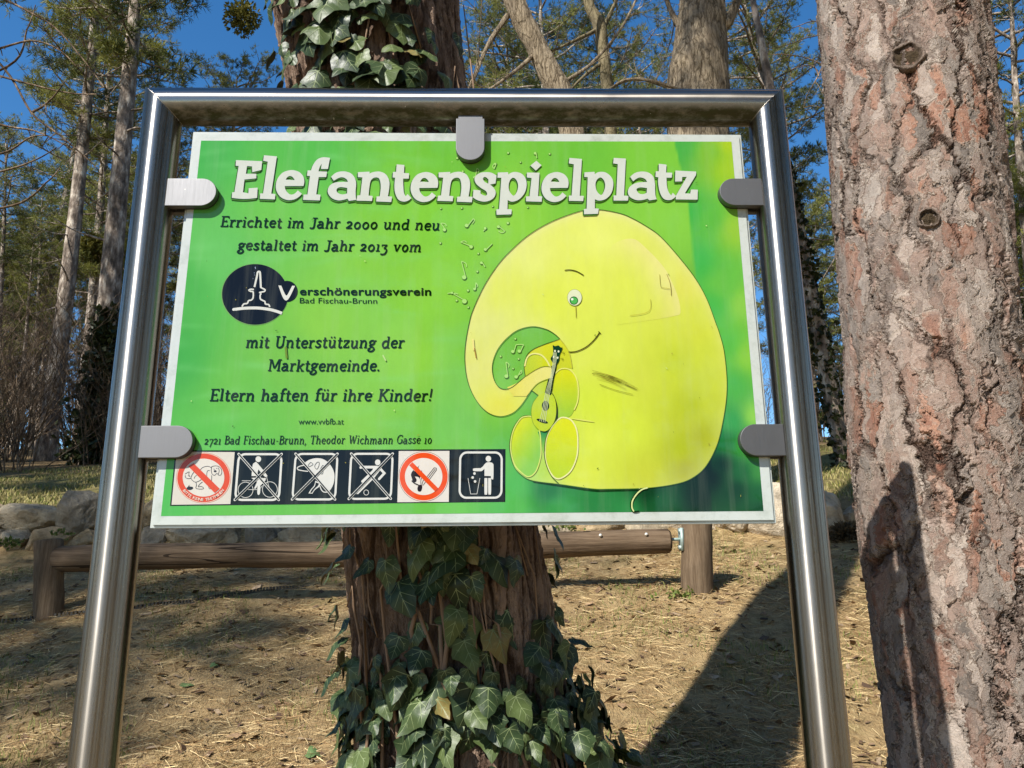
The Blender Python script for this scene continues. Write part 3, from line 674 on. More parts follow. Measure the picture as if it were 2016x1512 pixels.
# ---- body text: a small slab-serif stroke alphabet (x-height 1), set along a baseline given in pixels
T_, H_ = 0.215, 0.15              # stem and serif weights
def sv(x0, x1, y): return ('l', H_, [(x0, y), (x1, y)])
def st(x, y0, y1, w=T_): return ('l', w, [(x, y0), (x, y1)])
def cv(*p, w=T_): return ('s', w, list(p))
def ln(*p, w=T_): return ('l', w, list(p))
def oring(cx, rx, y0=0.0, y1=1.0, w=T_): return ('o', w, [(cx+(rx-w/2)*math.cos(a), (y0+y1)/2+((y1-y0)/2+.03-w/2)*math.sin(a)) for a in np.linspace(0, 2*math.pi, 20, endpoint=False)])
FT, TP = 0.07, 0.93
GL = {
 'a': (.98, [cv((.13, .80), (.36, .93), (.60, .86), (.68, .6)), st(.68, .65, .04), sv(.60, .92, FT), cv((.68, .56), (.38, .54), (.14, .40), (.14, .18), (.34, .06), (.68, .22))]),
 'b': (1.02, [st(.24, 1.5, 0), sv(.04, .24, 1.43), cv((.24, .75), (.5, .93), (.78, .75), (.8, .35), (.55, .08), (.24, .2))]),
 'c': (.88, [cv((.75, .78), (.55, .92), (.25, .8), (.16, .5), (.27, .18), (.52, .07), (.78, .2))]),
 'd': (1.05, [st(.76, 1.5, .04), sv(.56, .76, 1.43), sv(.76, 1.0, FT), cv((.76, .75), (.5, .93), (.22, .78), (.16, .42), (.36, .08), (.76, .25))]),
 'e': (.92, [ln((.18, .5), (.78, .55), w=.17), cv((.78, .55), (.70, .85), (.48, .93), (.25, .82), (.16, .5), (.27, .18), (.52, .07), (.80, .2))]),
 'f': (.66, [cv((.72, 1.42), (.50, 1.46), (.32, 1.3), (.30, 1.0)), st(.30, 1.1, 0), sv(.08, .62, .93), sv(.08, .54, FT)]),
 'g': (.95, [cv((.72, .70), (.62, .9), (.42, .95), (.2, .82), (.18, .62), (.36, .46), (.58, .5), (.72, .70)), ln((.66, .86), (.92, .95), w=.16), cv((.36, .46), (.22, .30), (.34, .18), (.62, .10), (.76, -.12), (.60, -.36), (.30, -.40), (.10, -.28), (.16, -.08), (.34, .0))]),
 'h': (1.08, [st(.24, 1.5, 0), sv(.04, .24, 1.43), sv(.06, .44, FT), cv((.24, .66), (.46, .90), (.70, .88), (.80, .6)), st(.80, .65, 0), sv(.64, 1.0, FT)]),
 'i': (.54, [st(.26, 1, 0), sv(.05, .26, TP), sv(.07, .46, FT), ln((.26, 1.44), (.26, 1.22), w=.22)]),
 'k': (1.0, [st(.24, 1.5, 0), sv(.04, .24, 1.43), sv(.06, .42, FT), ln((.28, .45), (.78, .95), w=.16), ln((.42, .58), (.82, .04)), sv(.62, .98, FT), sv(.6, .94, TP)]),
 'l': (.54, [st(.26, 1.5, 0), sv(.05, .26, 1.43), sv(.07, .46, FT)]),
 'm': (1.58, [st(.24, 1, 0), sv(.04, .24, TP), sv(.06, .42, FT), cv((.24, .66), (.44, .90), (.66, .88), (.74, .6)), st(.74, .65, 0), sv(.60, .92, FT), cv((.74, .66), (.96, .90), (1.18, .88), (1.26, .6)), st(1.26, .65, 0), sv(1.12, 1.48, FT)]),
 'n': (1.08, [st(.24, 1, 0), sv(.04, .24, TP), sv(.06, .44, FT), cv((.24, .66), (.46, .90), (.70, .88), (.80, .6)), st(.80, .65, 0), sv(.64, 1.0, FT)]),
 'o': (1.0, [oring(.5, .40)]),
 'r': (.78, [st(.24, 1, 0), sv(.04, .24, TP), sv(.06, .48, FT), cv((.24, .62), (.40, .88), (.72, .90))]),
 's': (.82, [cv((.68, .80), (.44, .93), (.20, .78), (.34, .56), (.58, .44), (.66, .22), (.42, .06), (.12, .18)), st(.67, .96, .72, .12), st(.13, .3, .06, .12)]),
 't': (.70, [st(.30, 1.32, .3), sv(.06, .62, .93), cv((.30, .35), (.34, .10), (.50, .06), (.66, .16))]),
 'u': (1.08, [st(.24, 1, .4), sv(.04, .24, TP), cv((.24, .42), (.32, .12), (.54, .08), (.78, .34)), st(.78, 1, .04), sv(.58, .78, TP), sv(.78, 1.0, FT)]),
 'v': (.98, [ln((.20, .96), (.48, .06)), ln((.80, .96), (.50, .06), w=.16), sv(.03, .38, TP), sv(.64, .96, TP)]),
 'w': (1.3, [ln((.18, .96), (.40, .06)), ln((.62, .9), (.42, .06), w=.15), ln((.62, .9), (.86, .06)), ln((1.1, .96), (.88, .06), w=.15), sv(.03, .34, TP), sv(.96, 1.26, TP)]),
 'z': (.86, [sv(.12, .76, TP), ln((.70, .90), (.16, .10), w=.19), sv(.10, .78, FT), st(.15, .96, .70, .13), st(.74, .3, .04, .13)]),
 'E': (1.08, [st(.28, 1.5, 0), sv(.06, .96, 1.43), sv(.06, .96, FT), sv(.28, .72, .78), st(.92, 1.5, 1.18, .14), st(.92, .32, 0, .14), st(.72, .94, .62, .12)]),
 'J': (.84, [st(.52, 1.5, .25), sv(.24, .82, 1.43), cv((.52, .3), (.44, .06), (.2, .02), (.04, .12))]),
 'U': (1.28, [st(.28, 1.5, .5), sv(.06, .52, 1.43), cv((.28, .5), (.36, .16), (.62, .06), (.88, .18), (.98, .5)), st(.98, 1.5, .45, .17), sv(.78, 1.2, 1.43)]),
 'M': (1.6, [st(.26, 1.5, 0, .17), ln((.34, 1.46), (.78, .35)), ln((1.22, 1.46), (.80, .35), w=.16), st(1.3, 1.5, 0), sv(.04, .36, 1.43), sv(1.2, 1.54, 1.43), sv(.06, .46, FT), sv(1.1, 1.52, FT)]),
 'K': (1.26, [st(.28, 1.5, 0), sv(.06, .52, 1.43), sv(.06, .52, FT), ln((.34, .66), (.98, 1.42), w=.17), ln((.5, .86), (1.04, .06)), sv(.76, 1.2, 1.43), sv(.84, 1.22, FT)]),
 'B': (1.1, [st(.28, 1.5, 0), sv(.06, .3, 1.43), sv(.06, .3, FT), cv((.28, 1.42), (.62, 1.42), (.84, 1.24), (.80, .95), (.5, .8), (.28, .8)), cv((.28, .8), (.66, .8), (.94, .62), (.92, .24), (.62, .07), (.28, .07))]),
 'F': (1.0, [st(.28, 1.5, 0), sv(.06, .92, 1.43), sv(.06, .54, FT), sv(.28, .72, .76), st(.88, 1.5, 1.18, .14), st(.72, .92, .6, .12)]),
 'T': (1.16, [st(.58, 1.5, 0), sv(.10, 1.06, 1.43), sv(.36, .82, FT), st(.14, 1.48, 1.16, .14), st(1.02, 1.48, 1.16, .14)]),
 'W': (1.7, [ln((.22, 1.44), (.52, .06)), ln((.86, 1.36), (.54, .06), w=.16), ln((.86, 1.36), (1.14, .06)), ln((1.48, 1.44), (1.16, .06), w=.16), sv(.04, .44, 1.43), sv(1.28, 1.66, 1.43)]),
 'G': (1.28, [cv((1.06, 1.2), (.82, 1.44), (.48, 1.40), (.22, 1.08), (.18, .6), (.38, .16), (.72, .05), (1.06, .3)), st(1.06, .68, .1), sv(.78, 1.22, .68), st(1.07, 1.5, 1.14, .13)]),
 '0': (1.0, [oring(.5, .42)]),
 '1': (.62, [st(.32, 1, 0), sv(.10, .32, TP), sv(.08, .58, FT)]),
 '2': (.92, [cv((.14, .74), (.34, .94), (.64, .86), (.66, .6), (.36, .26), (.14, .08)), ln((.10, .08), (.84, .08), w=.19)]),
 '3': (.9, [sv(.14, .78, TP), ln((.74, .9), (.40, .46), w=.16), cv((.40, .46), (.68, .40), (.78, .10), (.62, -.28), (.30, -.38), (.10, -.26)), st(.15, .96, .72, .12)]),
 '7': (.9, [sv(.12, .84, TP), ln((.80, .92), (.34, -.42), w=.19), st(.15, .96, .72, .12)]),
 ',': (.42, [cv((.24, .16), (.24, -.05), (.10, -.26), w=.18)]), '.': (.44, [ln((.20, .02), (.20, .24), w=.23)]),
 '!': (.5, [ln((.28, 1.5), (.26, .45), w=.2), ln((.25, .02), (.25, .24), w=.23)]), '-': (.66, [sv(.12, .56, .52)]), ' ': (.62, []),
}
GL['ü'] = (GL['u'][0], GL['u'][1]+[ln((.34, 1.42), (.34, 1.22), w=.19), ln((.70, 1.42), (.70, 1.22), w=.19)])

def slab_line(text, p0, p1, xh, name, col=(10, 42, 16), slant=0.15, wide=1.0, weight=1.0):
    """set text between two baseline pixels; xh = x-height in pixels"""
    A = Art(); W_ = sum(GL[ch][0] for ch in text); p0, p1 = np.array(p0, float), np.array(p1, float)
    e = (p1-p0)/np.hypot(*(p1-p0)); nrm = np.array([e[1], -e[0]]); k = np.hypot(*(p1-p0))/W_
    x = 0.0; rnd = random.Random(text)
    for ch in text:
        adv, strokes = GL[ch]; dy = rnd.uniform(-.03, .03)
        for kind, wd, pts in strokes:
            q = [p0+e*((x+px_)*k+slant*py_*xh)+nrm*((py_+dy)*xh) for px_, py_ in pts]
            ww = wd*(xh*.55+k*.45)*weight*(1.0 if wd > .17 else 1.0)
            A.stroke(q, ww, col, 4.0, closed=(kind == 'o'), smooth=(kind != 'l'), n=5)
        x += adv
    return done(A, name)
slab_line('Errichtet im Jahr 2000 und neu', (433, 447.2), (866, 454.0), 14.2, 'text_line')
slab_line('gestaltet im Jahr 2013 vom', (467, 492.6), (830, 496.8), 14.2, 'text_line')
slab_line('mit Unterstützung der', (483, 685.0), (795.5, 686.0), 15.6, 'text_line')
slab_line('Marktgemeinde.', (526.5, 731.2), (748.5, 731.2), 15.6, 'text_line')
slab_line('Eltern haften für ihre Kinder!', (412, 789.8), (850.5, 790.4), 16.2, 'text_line')
slab_line('2721 Bad Fischau-Brunn, Theodor Wichmann Gasse 10', (401.5, 875.4), (850, 873.8), 11.4, 'text_line', weight=0.74)

# ---- sans lettering from Blender's own built-in face
_fc = {}
def glyphs(text, bold=0.0):
    key = (text, bold)
    if key not in _fc:
        cu = bpy.data.curves.new('tmp_text', 'FONT'); cu.body = text; cu.size = 1.0; cu.offset = bold; cu.fill_mode = 'FRONT'; cu.resolution_u = 6
        if bold: cu.space_character = 1.0+bold*2.2
        ob = bpy.data.objects.new('tmp_text', cu); COL.objects.link(ob)
        dg = bpy.context.evaluated_depsgraph_get(); me = ob.evaluated_get(dg).to_mesh()
        v = [(q.co.x, q.co.y) for q in me.vertices]; f = [tuple(p.vertices) for p in me.polygons]
        ob.evaluated_get(dg).to_mesh_clear(); bpy.data.objects.remove(ob); bpy.data.curves.remove(cu)
        _fc[key] = (v, f)
    return _fc[key]
def add_flat(A, v, f, fn, col, layer):
    V = [A.pt(fn(x, y), layer) for x, y in v]; F = []
    for q in f:
        n_ = np.cross(np.subtract(V[q[1]], V[q[0]]), np.subtract(V[q[2]], V[q[0]]))
        F.append(q if n_[1] < 0 else q[::-1])
    A.add(V, F, cols=[lin(col)]*len(V))
def sans(A, text, p0, p1, cap_px, col, layer=4.0, bold=0.0):
    v, f = glyphs(text, bold); X = [q[0] for q in v]; x0, x1 = min(X), max(X)
    p0, p1 = np.array(p0, float), np.array(p1, float); e = (p1-p0)/np.hypot(*(p1-p0)); nr = np.array([e[1], -e[0]])
    kx = np.hypot(*(p1-p0))/(x1-x0); ky = cap_px/0.73
    add_flat(A, v, f, lambda x, y: p0+e*(x-x0)*kx+nr*y*ky, col, layer)
A = Art(); sans(A, 'www.vvbfb.at', (588, 835.8), (677, 835.8), 12.4, (20, 66, 28)); done(A, 'text_line')

# ---- the association's emblem and its name
A = Art(crop(425, 510, 4.582)); NAVY, WH = (13, 11, 9), (222, 224, 216)
A.ell(352, 322, 303, 278, (120, 168, 90), 2.0, n=72); A.ell(355, 320, 298, 273, NAVY, 2.6, n=72)
A.ell(643, 293, 96, 95, NAVY, 2.8, n=40)
A.stroke([(160, 458), (260, 446), (380, 444), (480, 456), (550, 474), (598, 492)], 26, WH, 4); A.ell(163, 458, 13, 12, WH, 5, n=16)
A.stroke([(350, 255), (372, 160), (378, 125), (390, 116), (400, 125), (404, 180), (408, 262)], 17, WH, 4.5)
A.stroke([(406, 258), (425, 268), (446, 280), (440, 294), (415, 300), (392, 306)], 13, WH, 4.5)
A.stroke([(345, 278), (318, 275), (300, 284), (316, 294), (338, 300), (338, 350), (322, 372), (298, 378), (285, 402), (255, 408), (238, 432)], 13, WH, 4.5)
A.stroke([(412, 312), (402, 330), (404, 362), (425, 376), (444, 386), (450, 408), (478, 414), (488, 436)], 13, WH, 4.5)
A.poly([(566, 241), (592, 243), (616, 300, 1), (632, 328, 1), (640, 331, 1), (652, 318, 1), (690, 243), (716, 245), (668, 345, 1), (640, 376, 1), (618, 366, 1), (598, 330, 1)], WH, 5)
for x, y, r in ((358, 78, 5), (360, 88, 4), (349, 128, 3.5), (352, 147, 3), (338, 180, 3)): A.ell(x, y, r, r*1.2, (150, 165, 190), 5, n=8)
done(A, 'emblem')
A = Art(); sans(A, 'erschönerungsverein', (590.6, 581.2), (849, 581.8), 16.0, (8, 38, 10), bold=0.022)
sans(A, 'Bad Fischau-Brunn', (590.5, 597.2), (742.6, 598.2), 11.3, (14, 52, 18)); done(A, 'text_line')

# ---- pictogram strip
NB, PW = (13, 11, 9), (226, 226, 220)
A = Art(); A.poly([(345.5, 887), (995.2, 884.2), (994.6, 988.2), (335, 996)], NB, 2.0); done(A, 'pictogram_strip')
T1, T2, T3 = crop(335, 880, 8.4), crop(565, 880, 8.4), crop(775, 880, 8.4)
def quad_map(q):
    q = [np.array(p, float) for p in q]
    return lambda u_, v_: q[0]*(1-u_)*(1-v_)+q[1]*u_*(1-v_)+q[2]*u_*v_+q[3]*(1-u_)*v_
def rrect(A, q, wd, r=0.15):
    f = quad_map(q); pts = []
    for cx, cy, a0 in ((1-r, r, -90), (1-r, 1-r, 0), (r, 1-r, 90), (r, r, 180)):
        for a in np.linspace(a0, a0+90, 8): pts.append(tuple(f(cx+r*math.cos(R(a)), cy+r*math.sin(R(a)))))
    A.stroke(pts, wd, PW, 3.0, closed=True, smooth=False)
def cross(A, q, ly=6.5):
    q = [np.array(p, float) for p in q]
    for i, (a, b_) in enumerate(((q[0], q[2]), (q[1], q[3]))):
        A.stroke([a, b_], 42, PW, ly, smooth=False); A.ell(*a, 21, 21, PW, ly, n=14); A.ell(*b_, 21, 21, PW, ly, n=14)
    for a, b_ in ((q[0], q[2]), (q[1], q[3])): A.stroke([a, b_], 21, NB, ly+1.2, smooth=False)
ORANGE, RED = (236, 84, 34), (224, 78, 44)
# 1 dog fouling
A = Art(T1)
A.poly([(112, 78), (1070, 86), (998, 944), (26, 956)], (222, 216, 204), 2.6)
A.ell(556, 513, 452, 418, (200, 96, 70), 3.0, n=72); A.ell(556, 513, 446, 412, (240, 214, 196), 3.2, n=72)
A.ell(556, 512, 434, 402, RED, 3.4, n=72); A.ell(556, 508, 344, 314, (228, 222, 212), 3.7, n=72)
INK = (44, 46, 60)
for pts, wd in (([(505, 378), (545, 340), (605, 322), (650, 326), (690, 348)], 9), ([(690, 348), (690, 330), (740, 315), (800, 322), (845, 360), (858, 420), (840, 465), (800, 462), (815, 400), (800, 345)], 9), ([(690, 348), (684, 395), (700, 450), (740, 470), (775, 440), (800, 462)], 9),
                ([(610, 480), (612, 430), (625, 395), (660, 392)], 8), ([(692, 470), (690, 540), (678, 600)], 9), ([(250, 450), (290, 425), (320, 412), (312, 450), (330, 490), (300, 470)], 8), ([(255, 470), (260, 505), (300, 525), (345, 520)], 9), ([(345, 520), (365, 465), (400, 415), (420, 412)], 9),
                ([(350, 520), (375, 555), (420, 582), (470, 570), (520, 540)], 9), ([(400, 525), (415, 490), (445, 470)], 7), ([(428, 582), (440, 630), (430, 680), (470, 695), (545, 695), (550, 670), (510, 655), (470, 660), (490, 620), (540, 580)], 9), ([(640, 645), (650, 690), (680, 690)], 8),
                ([(720, 365), (740, 372)], 9), ([(765, 352), (785, 360)], 9)):
    A.stroke(pts, wd, INK, 4.2)
A.ell(748, 402, 24, 17, INK, 4.9, n=16)
A.poly([(335, 622), (322, 650, 1), (375, 662, 1), (382, 690, 1), (340, 712, 1), (290, 706, 1), (276, 680, 1), (300, 656, 1), (312, 640, 1)], (28, 28, 38), 4.4)
A.poly([(305, 322), (392, 268), (822, 690), (742, 762)], RED, 5.2)
word = 'BITTE KEINE TRETMINEN'; adv = {' ': .6, 'I': .45, 'M': 1.15}
tot = sum(adv.get(c, .92) for c in word); ang = 0; a0, a1 = R(147), R(33)
for ch in word:
    wch = adv.get(ch, .92); a = a0+(a1-a0)*(ang+wch/2)/tot; ang += wch
    if ch == ' ': continue
    v, f = glyphs(ch, 0.012); xm = (min(q[0] for q in v)+max(q[0] for q in v))/2
    ca, sa = math.cos(a), math.sin(a); rad = np.array([ca, sa]); tg = np.array([sa, -ca]); base = np.array([556+410*ca, 513+381*sa])
    add_flat(A, v, f, lambda x, y: base+tg*(x-xm)*68-rad*y*66, (244, 226, 212), 5.8)
done(A, 'pictogram')
# 2 no cycling
A = Art(T1); q2 = [(1140, 120), (1848, 120), (1800, 876), (1076, 876)]
rrect(A, q2, 36)
A.ell(1462, 203, 46, 48, PW, 4); A.poly([(1405, 260, 1), (1440, 262, 1), (1600, 460, 1), (1600, 490, 1), (1570, 492, 1), (1462, 372), (1448, 430), (1440, 482), (1350, 482), (1365, 320, 1), (1380, 275, 1)], PW, 4)
A.stroke([(1345, 498), (1400, 498), (1470, 498), (1560, 505)], 18, NB, 5.2); A.poly([(1345, 512), (1560, 510, 1), (1582, 545, 1), (1560, 575, 1), (1495, 640), (1490, 760, 1), (1465, 795, 1), (1445, 760, 1), (1450, 640), (1420, 690), (1390, 690), (1440, 580)], PW, 4)
A.ell(1250, 710, 128, 132, PW, 3.4, hole=(119, 123)); A.ell(1652, 704, 128, 132, PW, 3.4, hole=(119, 123))
for l_ in ([(1190, 560), (1335, 560)], [(1285, 706), (1440, 706)], [(1600, 500), (1625, 620), (1652, 700)], [(1530, 640), (1490, 690)]): A.stroke(l_, 8, PW, 3.6, smooth=False)
cross(A, q2); done(A, 'pictogram')
# 3 no animals off the lead
A = Art(T2); q3 = [(148, 116), (838, 116), (798, 868), (90, 868)]
rrect(A, q3, 34)
A.poly([(300, 260), (380, 210, 1), (500, 186, 1), (620, 212, 1), (720, 300, 1), (780, 420, 1), (785, 540, 1), (755, 650, 1), (700, 735), (500, 520), (440, 430), (330, 310)], PW, 3.6)
A.stroke([(300, 300), (220, 318), (175, 345), (190, 378), (270, 395), (350, 405)], 16, PW, 3.4)
for pts in ([(395, 255), (432, 292), (370, 325), (358, 300), (395, 255)], [(500, 255), (535, 258), (528, 320), (495, 370), (460, 320), (500, 255)], [(540, 395), (590, 310), (610, 325), (590, 390)], [(560, 420), (572, 450), (592, 440), (600, 400)]): A.stroke(pts, 8, (60, 66, 70), 4.6)
A.poly([(470, 560), (450, 640, 1), (400, 700, 1), (358, 768), (425, 772), (465, 710, 1), (540, 655, 1), (560, 600)], PW, 3.5); A.poly([(478, 585), (462, 650, 1), (415, 705, 1), (385, 756), (415, 758), (455, 696, 1), (510, 645, 1), (530, 605)], NB, 4.2)
A.stroke([(550, 650), (570, 705), (610, 745), (680, 745)], 16, PW, 3.4)
cross(A, q3); done(A, 'pictogram')
# 4 no ball games
A = Art(T2); q4 = [(1066, 114), (1750, 114), (1718, 856), (1026, 860)]
rrect(A, q4, 34)
A.ell(1502, 256, 45, 48, PW, 4)
A.stroke([(1218, 335), (1500, 335)], 44, PW, 4, smooth=False); A.ell(1222, 340, 22, 22, PW, 4.1, n=16)
A.poly([(1440, 330), (1545, 316), (1570, 350), (1440, 520), (1180, 780), (1146, 778), (1370, 480)], PW, 4.2); A.stroke([(1450, 380), (1250, 572)], 40, PW, 4.3, smooth=False); A.ell(1250, 572, 20, 20, PW, 4.3, n=16)
A.stroke([(1530, 345), (1612, 436), (1526, 530)], 40, PW, 4.4, smooth=False); A.ell(1526, 530, 20, 20, PW, 4.4, n=16); A.ell(1612, 436, 20, 20, PW, 4.4, n=16)
A.ell(1312, 754, 45, 47, PW, 3.6, hole=(36, 38))
cross(A, q4); done(A, 'pictogram')
# 5 no open fire
A = Art(T3)
A.poly([(86, 69), (923, 66), (912, 908), (62, 914)], (228, 222, 214), 2.6)
A.ell(497, 490, 413, 414, (90, 60, 56), 3.0, n=72); A.ell(497, 490, 406, 407, (244, 226, 214), 3.2, n=72); A.ell(497, 490, 396, 394, ORANGE, 3.4, n=72); A.ell(497, 490, 310, 306, (232, 226, 218), 3.7, n=72)
INK = (42, 36, 44)
A.poly([(430, 300), (412, 345, 1), (455, 400, 1), (460, 380), (470, 420, 1), (440, 500, 1), (440, 550), (410, 500, 1), (350, 490), (380, 540, 1), (370, 580), (345, 600, 1), (420, 630), (420, 645), (340, 610, 1), (290, 560), (310, 545, 1), (288, 470, 1), (300, 420, 1), (332, 380), (345, 400, 1), (385, 350, 1)], INK, 4.2)
A.stroke([(345, 598), (400, 625), (430, 640)], 14, INK, 4.3)
A.poly([(400, 660, 1), (425, 628, 1), (470, 640, 1), (470, 690, 1), (450, 735, 1), (410, 735, 1), (394, 700, 1)], INK, 4.4)
for l_ in ([(548, 500), (672, 345)], [(588, 545), (712, 378)], [(672, 345), (705, 350), (712, 378)], [(565, 525), (690, 365)]): A.stroke(l_, 10, INK, 4.3, smooth=False)
for l_ in ([(455, 640), (450, 560), (468, 500)], [(470, 640), (480, 580), (505, 540)], [(490, 636), (520, 590), (545, 560)]): A.stroke(l_, 9, INK, 4.3)
A.poly([(258, 305), (312, 252), (738, 684), (684, 736)], ORANGE, 5.2)
done(A, 'pictogram')
# 6 use the bin
A = Art(T3); q6 = [(1102, 92), (1788, 92), (1782, 840), (1090, 840)]
rrect(A, q6, 34, 0.16)
A.ell(1567, 196, 45, 48, PW, 4)
A.poly([(1535, 260, 1), (1610, 258, 1), (1645, 280, 1), (1652, 320), (1648, 520, 1), (1630, 535, 1), (1608, 525), (1608, 482), (1502, 480), (1502, 360), (1465, 395, 1), (1440, 402), (1330, 400, 1), (1312, 378, 1), (1330, 356, 1), (1440, 352), (1480, 320)], PW, 4)
A.poly([(1502, 515), (1550, 515), (1548, 765, 1), (1524, 786, 1), (1502, 765, 1)], PW, 4); A.poly([(1564, 515), (1612, 515), (1610, 765, 1), (1588, 786, 1), (1565, 765, 1)], PW, 4)
for x, y in ((1337, 440), (1307, 506), (1347, 572)): A.ell(x, y, 21, 22, PW, 4, n=18)
A.stroke([(1230, 516), (1274, 778), (1378, 778), (1426, 516)], 8, PW, 4, smooth=False)
done(A, 'pictogram')

# ------------------------------------------------------------------ the slope
GY = np.array([-60, -12, -3, -1.2, 0, 0.5, 1.0, 1.64, 2.2, 3.2, 4.0, 4.45, 4.62, 4.95, 5.3, 9, 14, 25, 45, 80, 140, 400], float)
GZ = np.array([-3.0, -1.7, -1.1, -0.98, -0.9, -0.86, -0.80, -0.69, -0.50, -0.15, 0.05, 0.14, 0.20, 0.50, 0.58, 1.43, 2.45, 4.6, 8.0, 11.5, 13, 14], float)
def gz(x, y):
    z = float(np.interp(y, GY, GZ))+0.025*max(-8, min(8, x))
    if y > 5.5: z += 0.16*noise.noise(Vector((x*.25, y*.25, 3.1)))*min(1, (y-5.5)/4)
    return z+0.035*noise.noise(Vector((x*.9, y*.9, 0)))+0.012*noise.noise(Vector((x*3.7, y*3.7, 5)))
def stretch(lo, hi, n, far, grow=1.22):
    a = list(np.linspace(lo, hi, n)); st_ = (hi-lo)/(n-1)
    s_ = st_
    while a[-1] < far: s_ *= grow; a.append(a[-1]+s_)
    s_ = st_
    while a[0] > -far: s_ *= grow; a.insert(0, a[0]-s_)
    return np.array(a)
GX_, GY_ = stretch(-5, 5, 210, 320), stretch(-1.5, 8.0, 210, 320)
V = [(x, y, gz(x, y)) for y in GY_ for x in GX_]; nx = len(GX_)
F = [(j*nx+i, j*nx+i+1, (j+1)*nx+i+1, (j+1)*nx+i) for j in range(len(GY_)-1) for i in range(nx-1)]
m, t, b = mat('needle_strewn_soil', 0.95, spec=0.15); g = NG(t); o = g.obj()
n1 = g.noise(o, 1.1, 5, 0.6); n2 = g.noise(o, 14, 6, 0.7); n3 = g.noise(g.scale(o, (120, 40, 60)), 1.0, 4, 0.7); n4 = g.noise(o, 3.2, 6, 0.68)
c = g.ramp(n2, [(0.28, (0.15, 0.095, 0.045)), (0.48, (0.37, 0.25, 0.115)), (0.66, (0.54, 0.385, 0.19))])
c = g.mix(g.math('MULTIPLY', g.math('SUBTRACT', n3, 0.35, clamp=True), 1.6, clamp=True), c, (0.56, 0.41, 0.22))
gr = g.math('MULTIPLY', g.math('SUBTRACT', n4, 0.52, clamp=True), 5.0, clamp=True)
c = g.mix(g.math('MULTIPLY', gr, 0.62), c, g.mix(n2, (0.10, 0.11, 0.03), (0.20, 0.20, 0.06)))
pos = g.n('ShaderNodeSeparateXYZ'); g.l(o, pos.inputs[0])
bank = g.math('MULTIPLY', g.math('SUBTRACT', pos.outputs[1], 4.9, clamp=True), 1.5, clamp=True)
edge = g.math('SUBTRACT', 1.0, g.math('MULTIPLY', g.math('SUBTRACT', g.math('ADD', pos.outputs[1], g.math('MULTIPLY', n1, 3.0)), 11.5, clamp=True), 1.0, clamp=True))
gcol = g.ramp(n2, [(0.3, (0.085, 0.085, 0.025)), (0.5, (0.20, 0.17, 0.06)), (0.7, (0.30, 0.25, 0.10))])
gcol = g.mix(g.math('MULTIPLY', gr, 0.7), gcol, (0.10, 0.14, 0.03))
c = g.mix(g.math('MULTIPLY', g.math('MULTIPLY', bank, edge), 0.85), c, gcol)
c = g.mix(g.math('MULTIPLY', g.math('SUBTRACT', 1.0, edge), 0.6), c, (0.09, 0.058, 0.03))
c = g.mix(0.6, c, g.ramp(n1, [(0.3, 0.62), (0.7, 1.0)]), 'MULTIPLY')
g.l(c, b.inputs['Base Color'])
h_ = g.math('ADD', g.math('MULTIPLY', n2, 0.6), g.math('MULTIPLY', n3, 0.5)); g.bump(b, h_, 0.05, 0.9)
me = np_mesh('ground', V, F, smooth=True); ground = link('ground', me, [m]); tag(ground, kind='structure')
M_SOIL = m

def ground_hit(px, py):
    d = FW + RT*((px-1008)/FPX) - UP*((py-756)/FPX); p = CAM.copy(); s_ = 0.4
    while s_ < 120:
        p = CAM+d*s_
        if p[2] < gz(p[0], p[1]): return p
        s_ *= 1.01
    return None

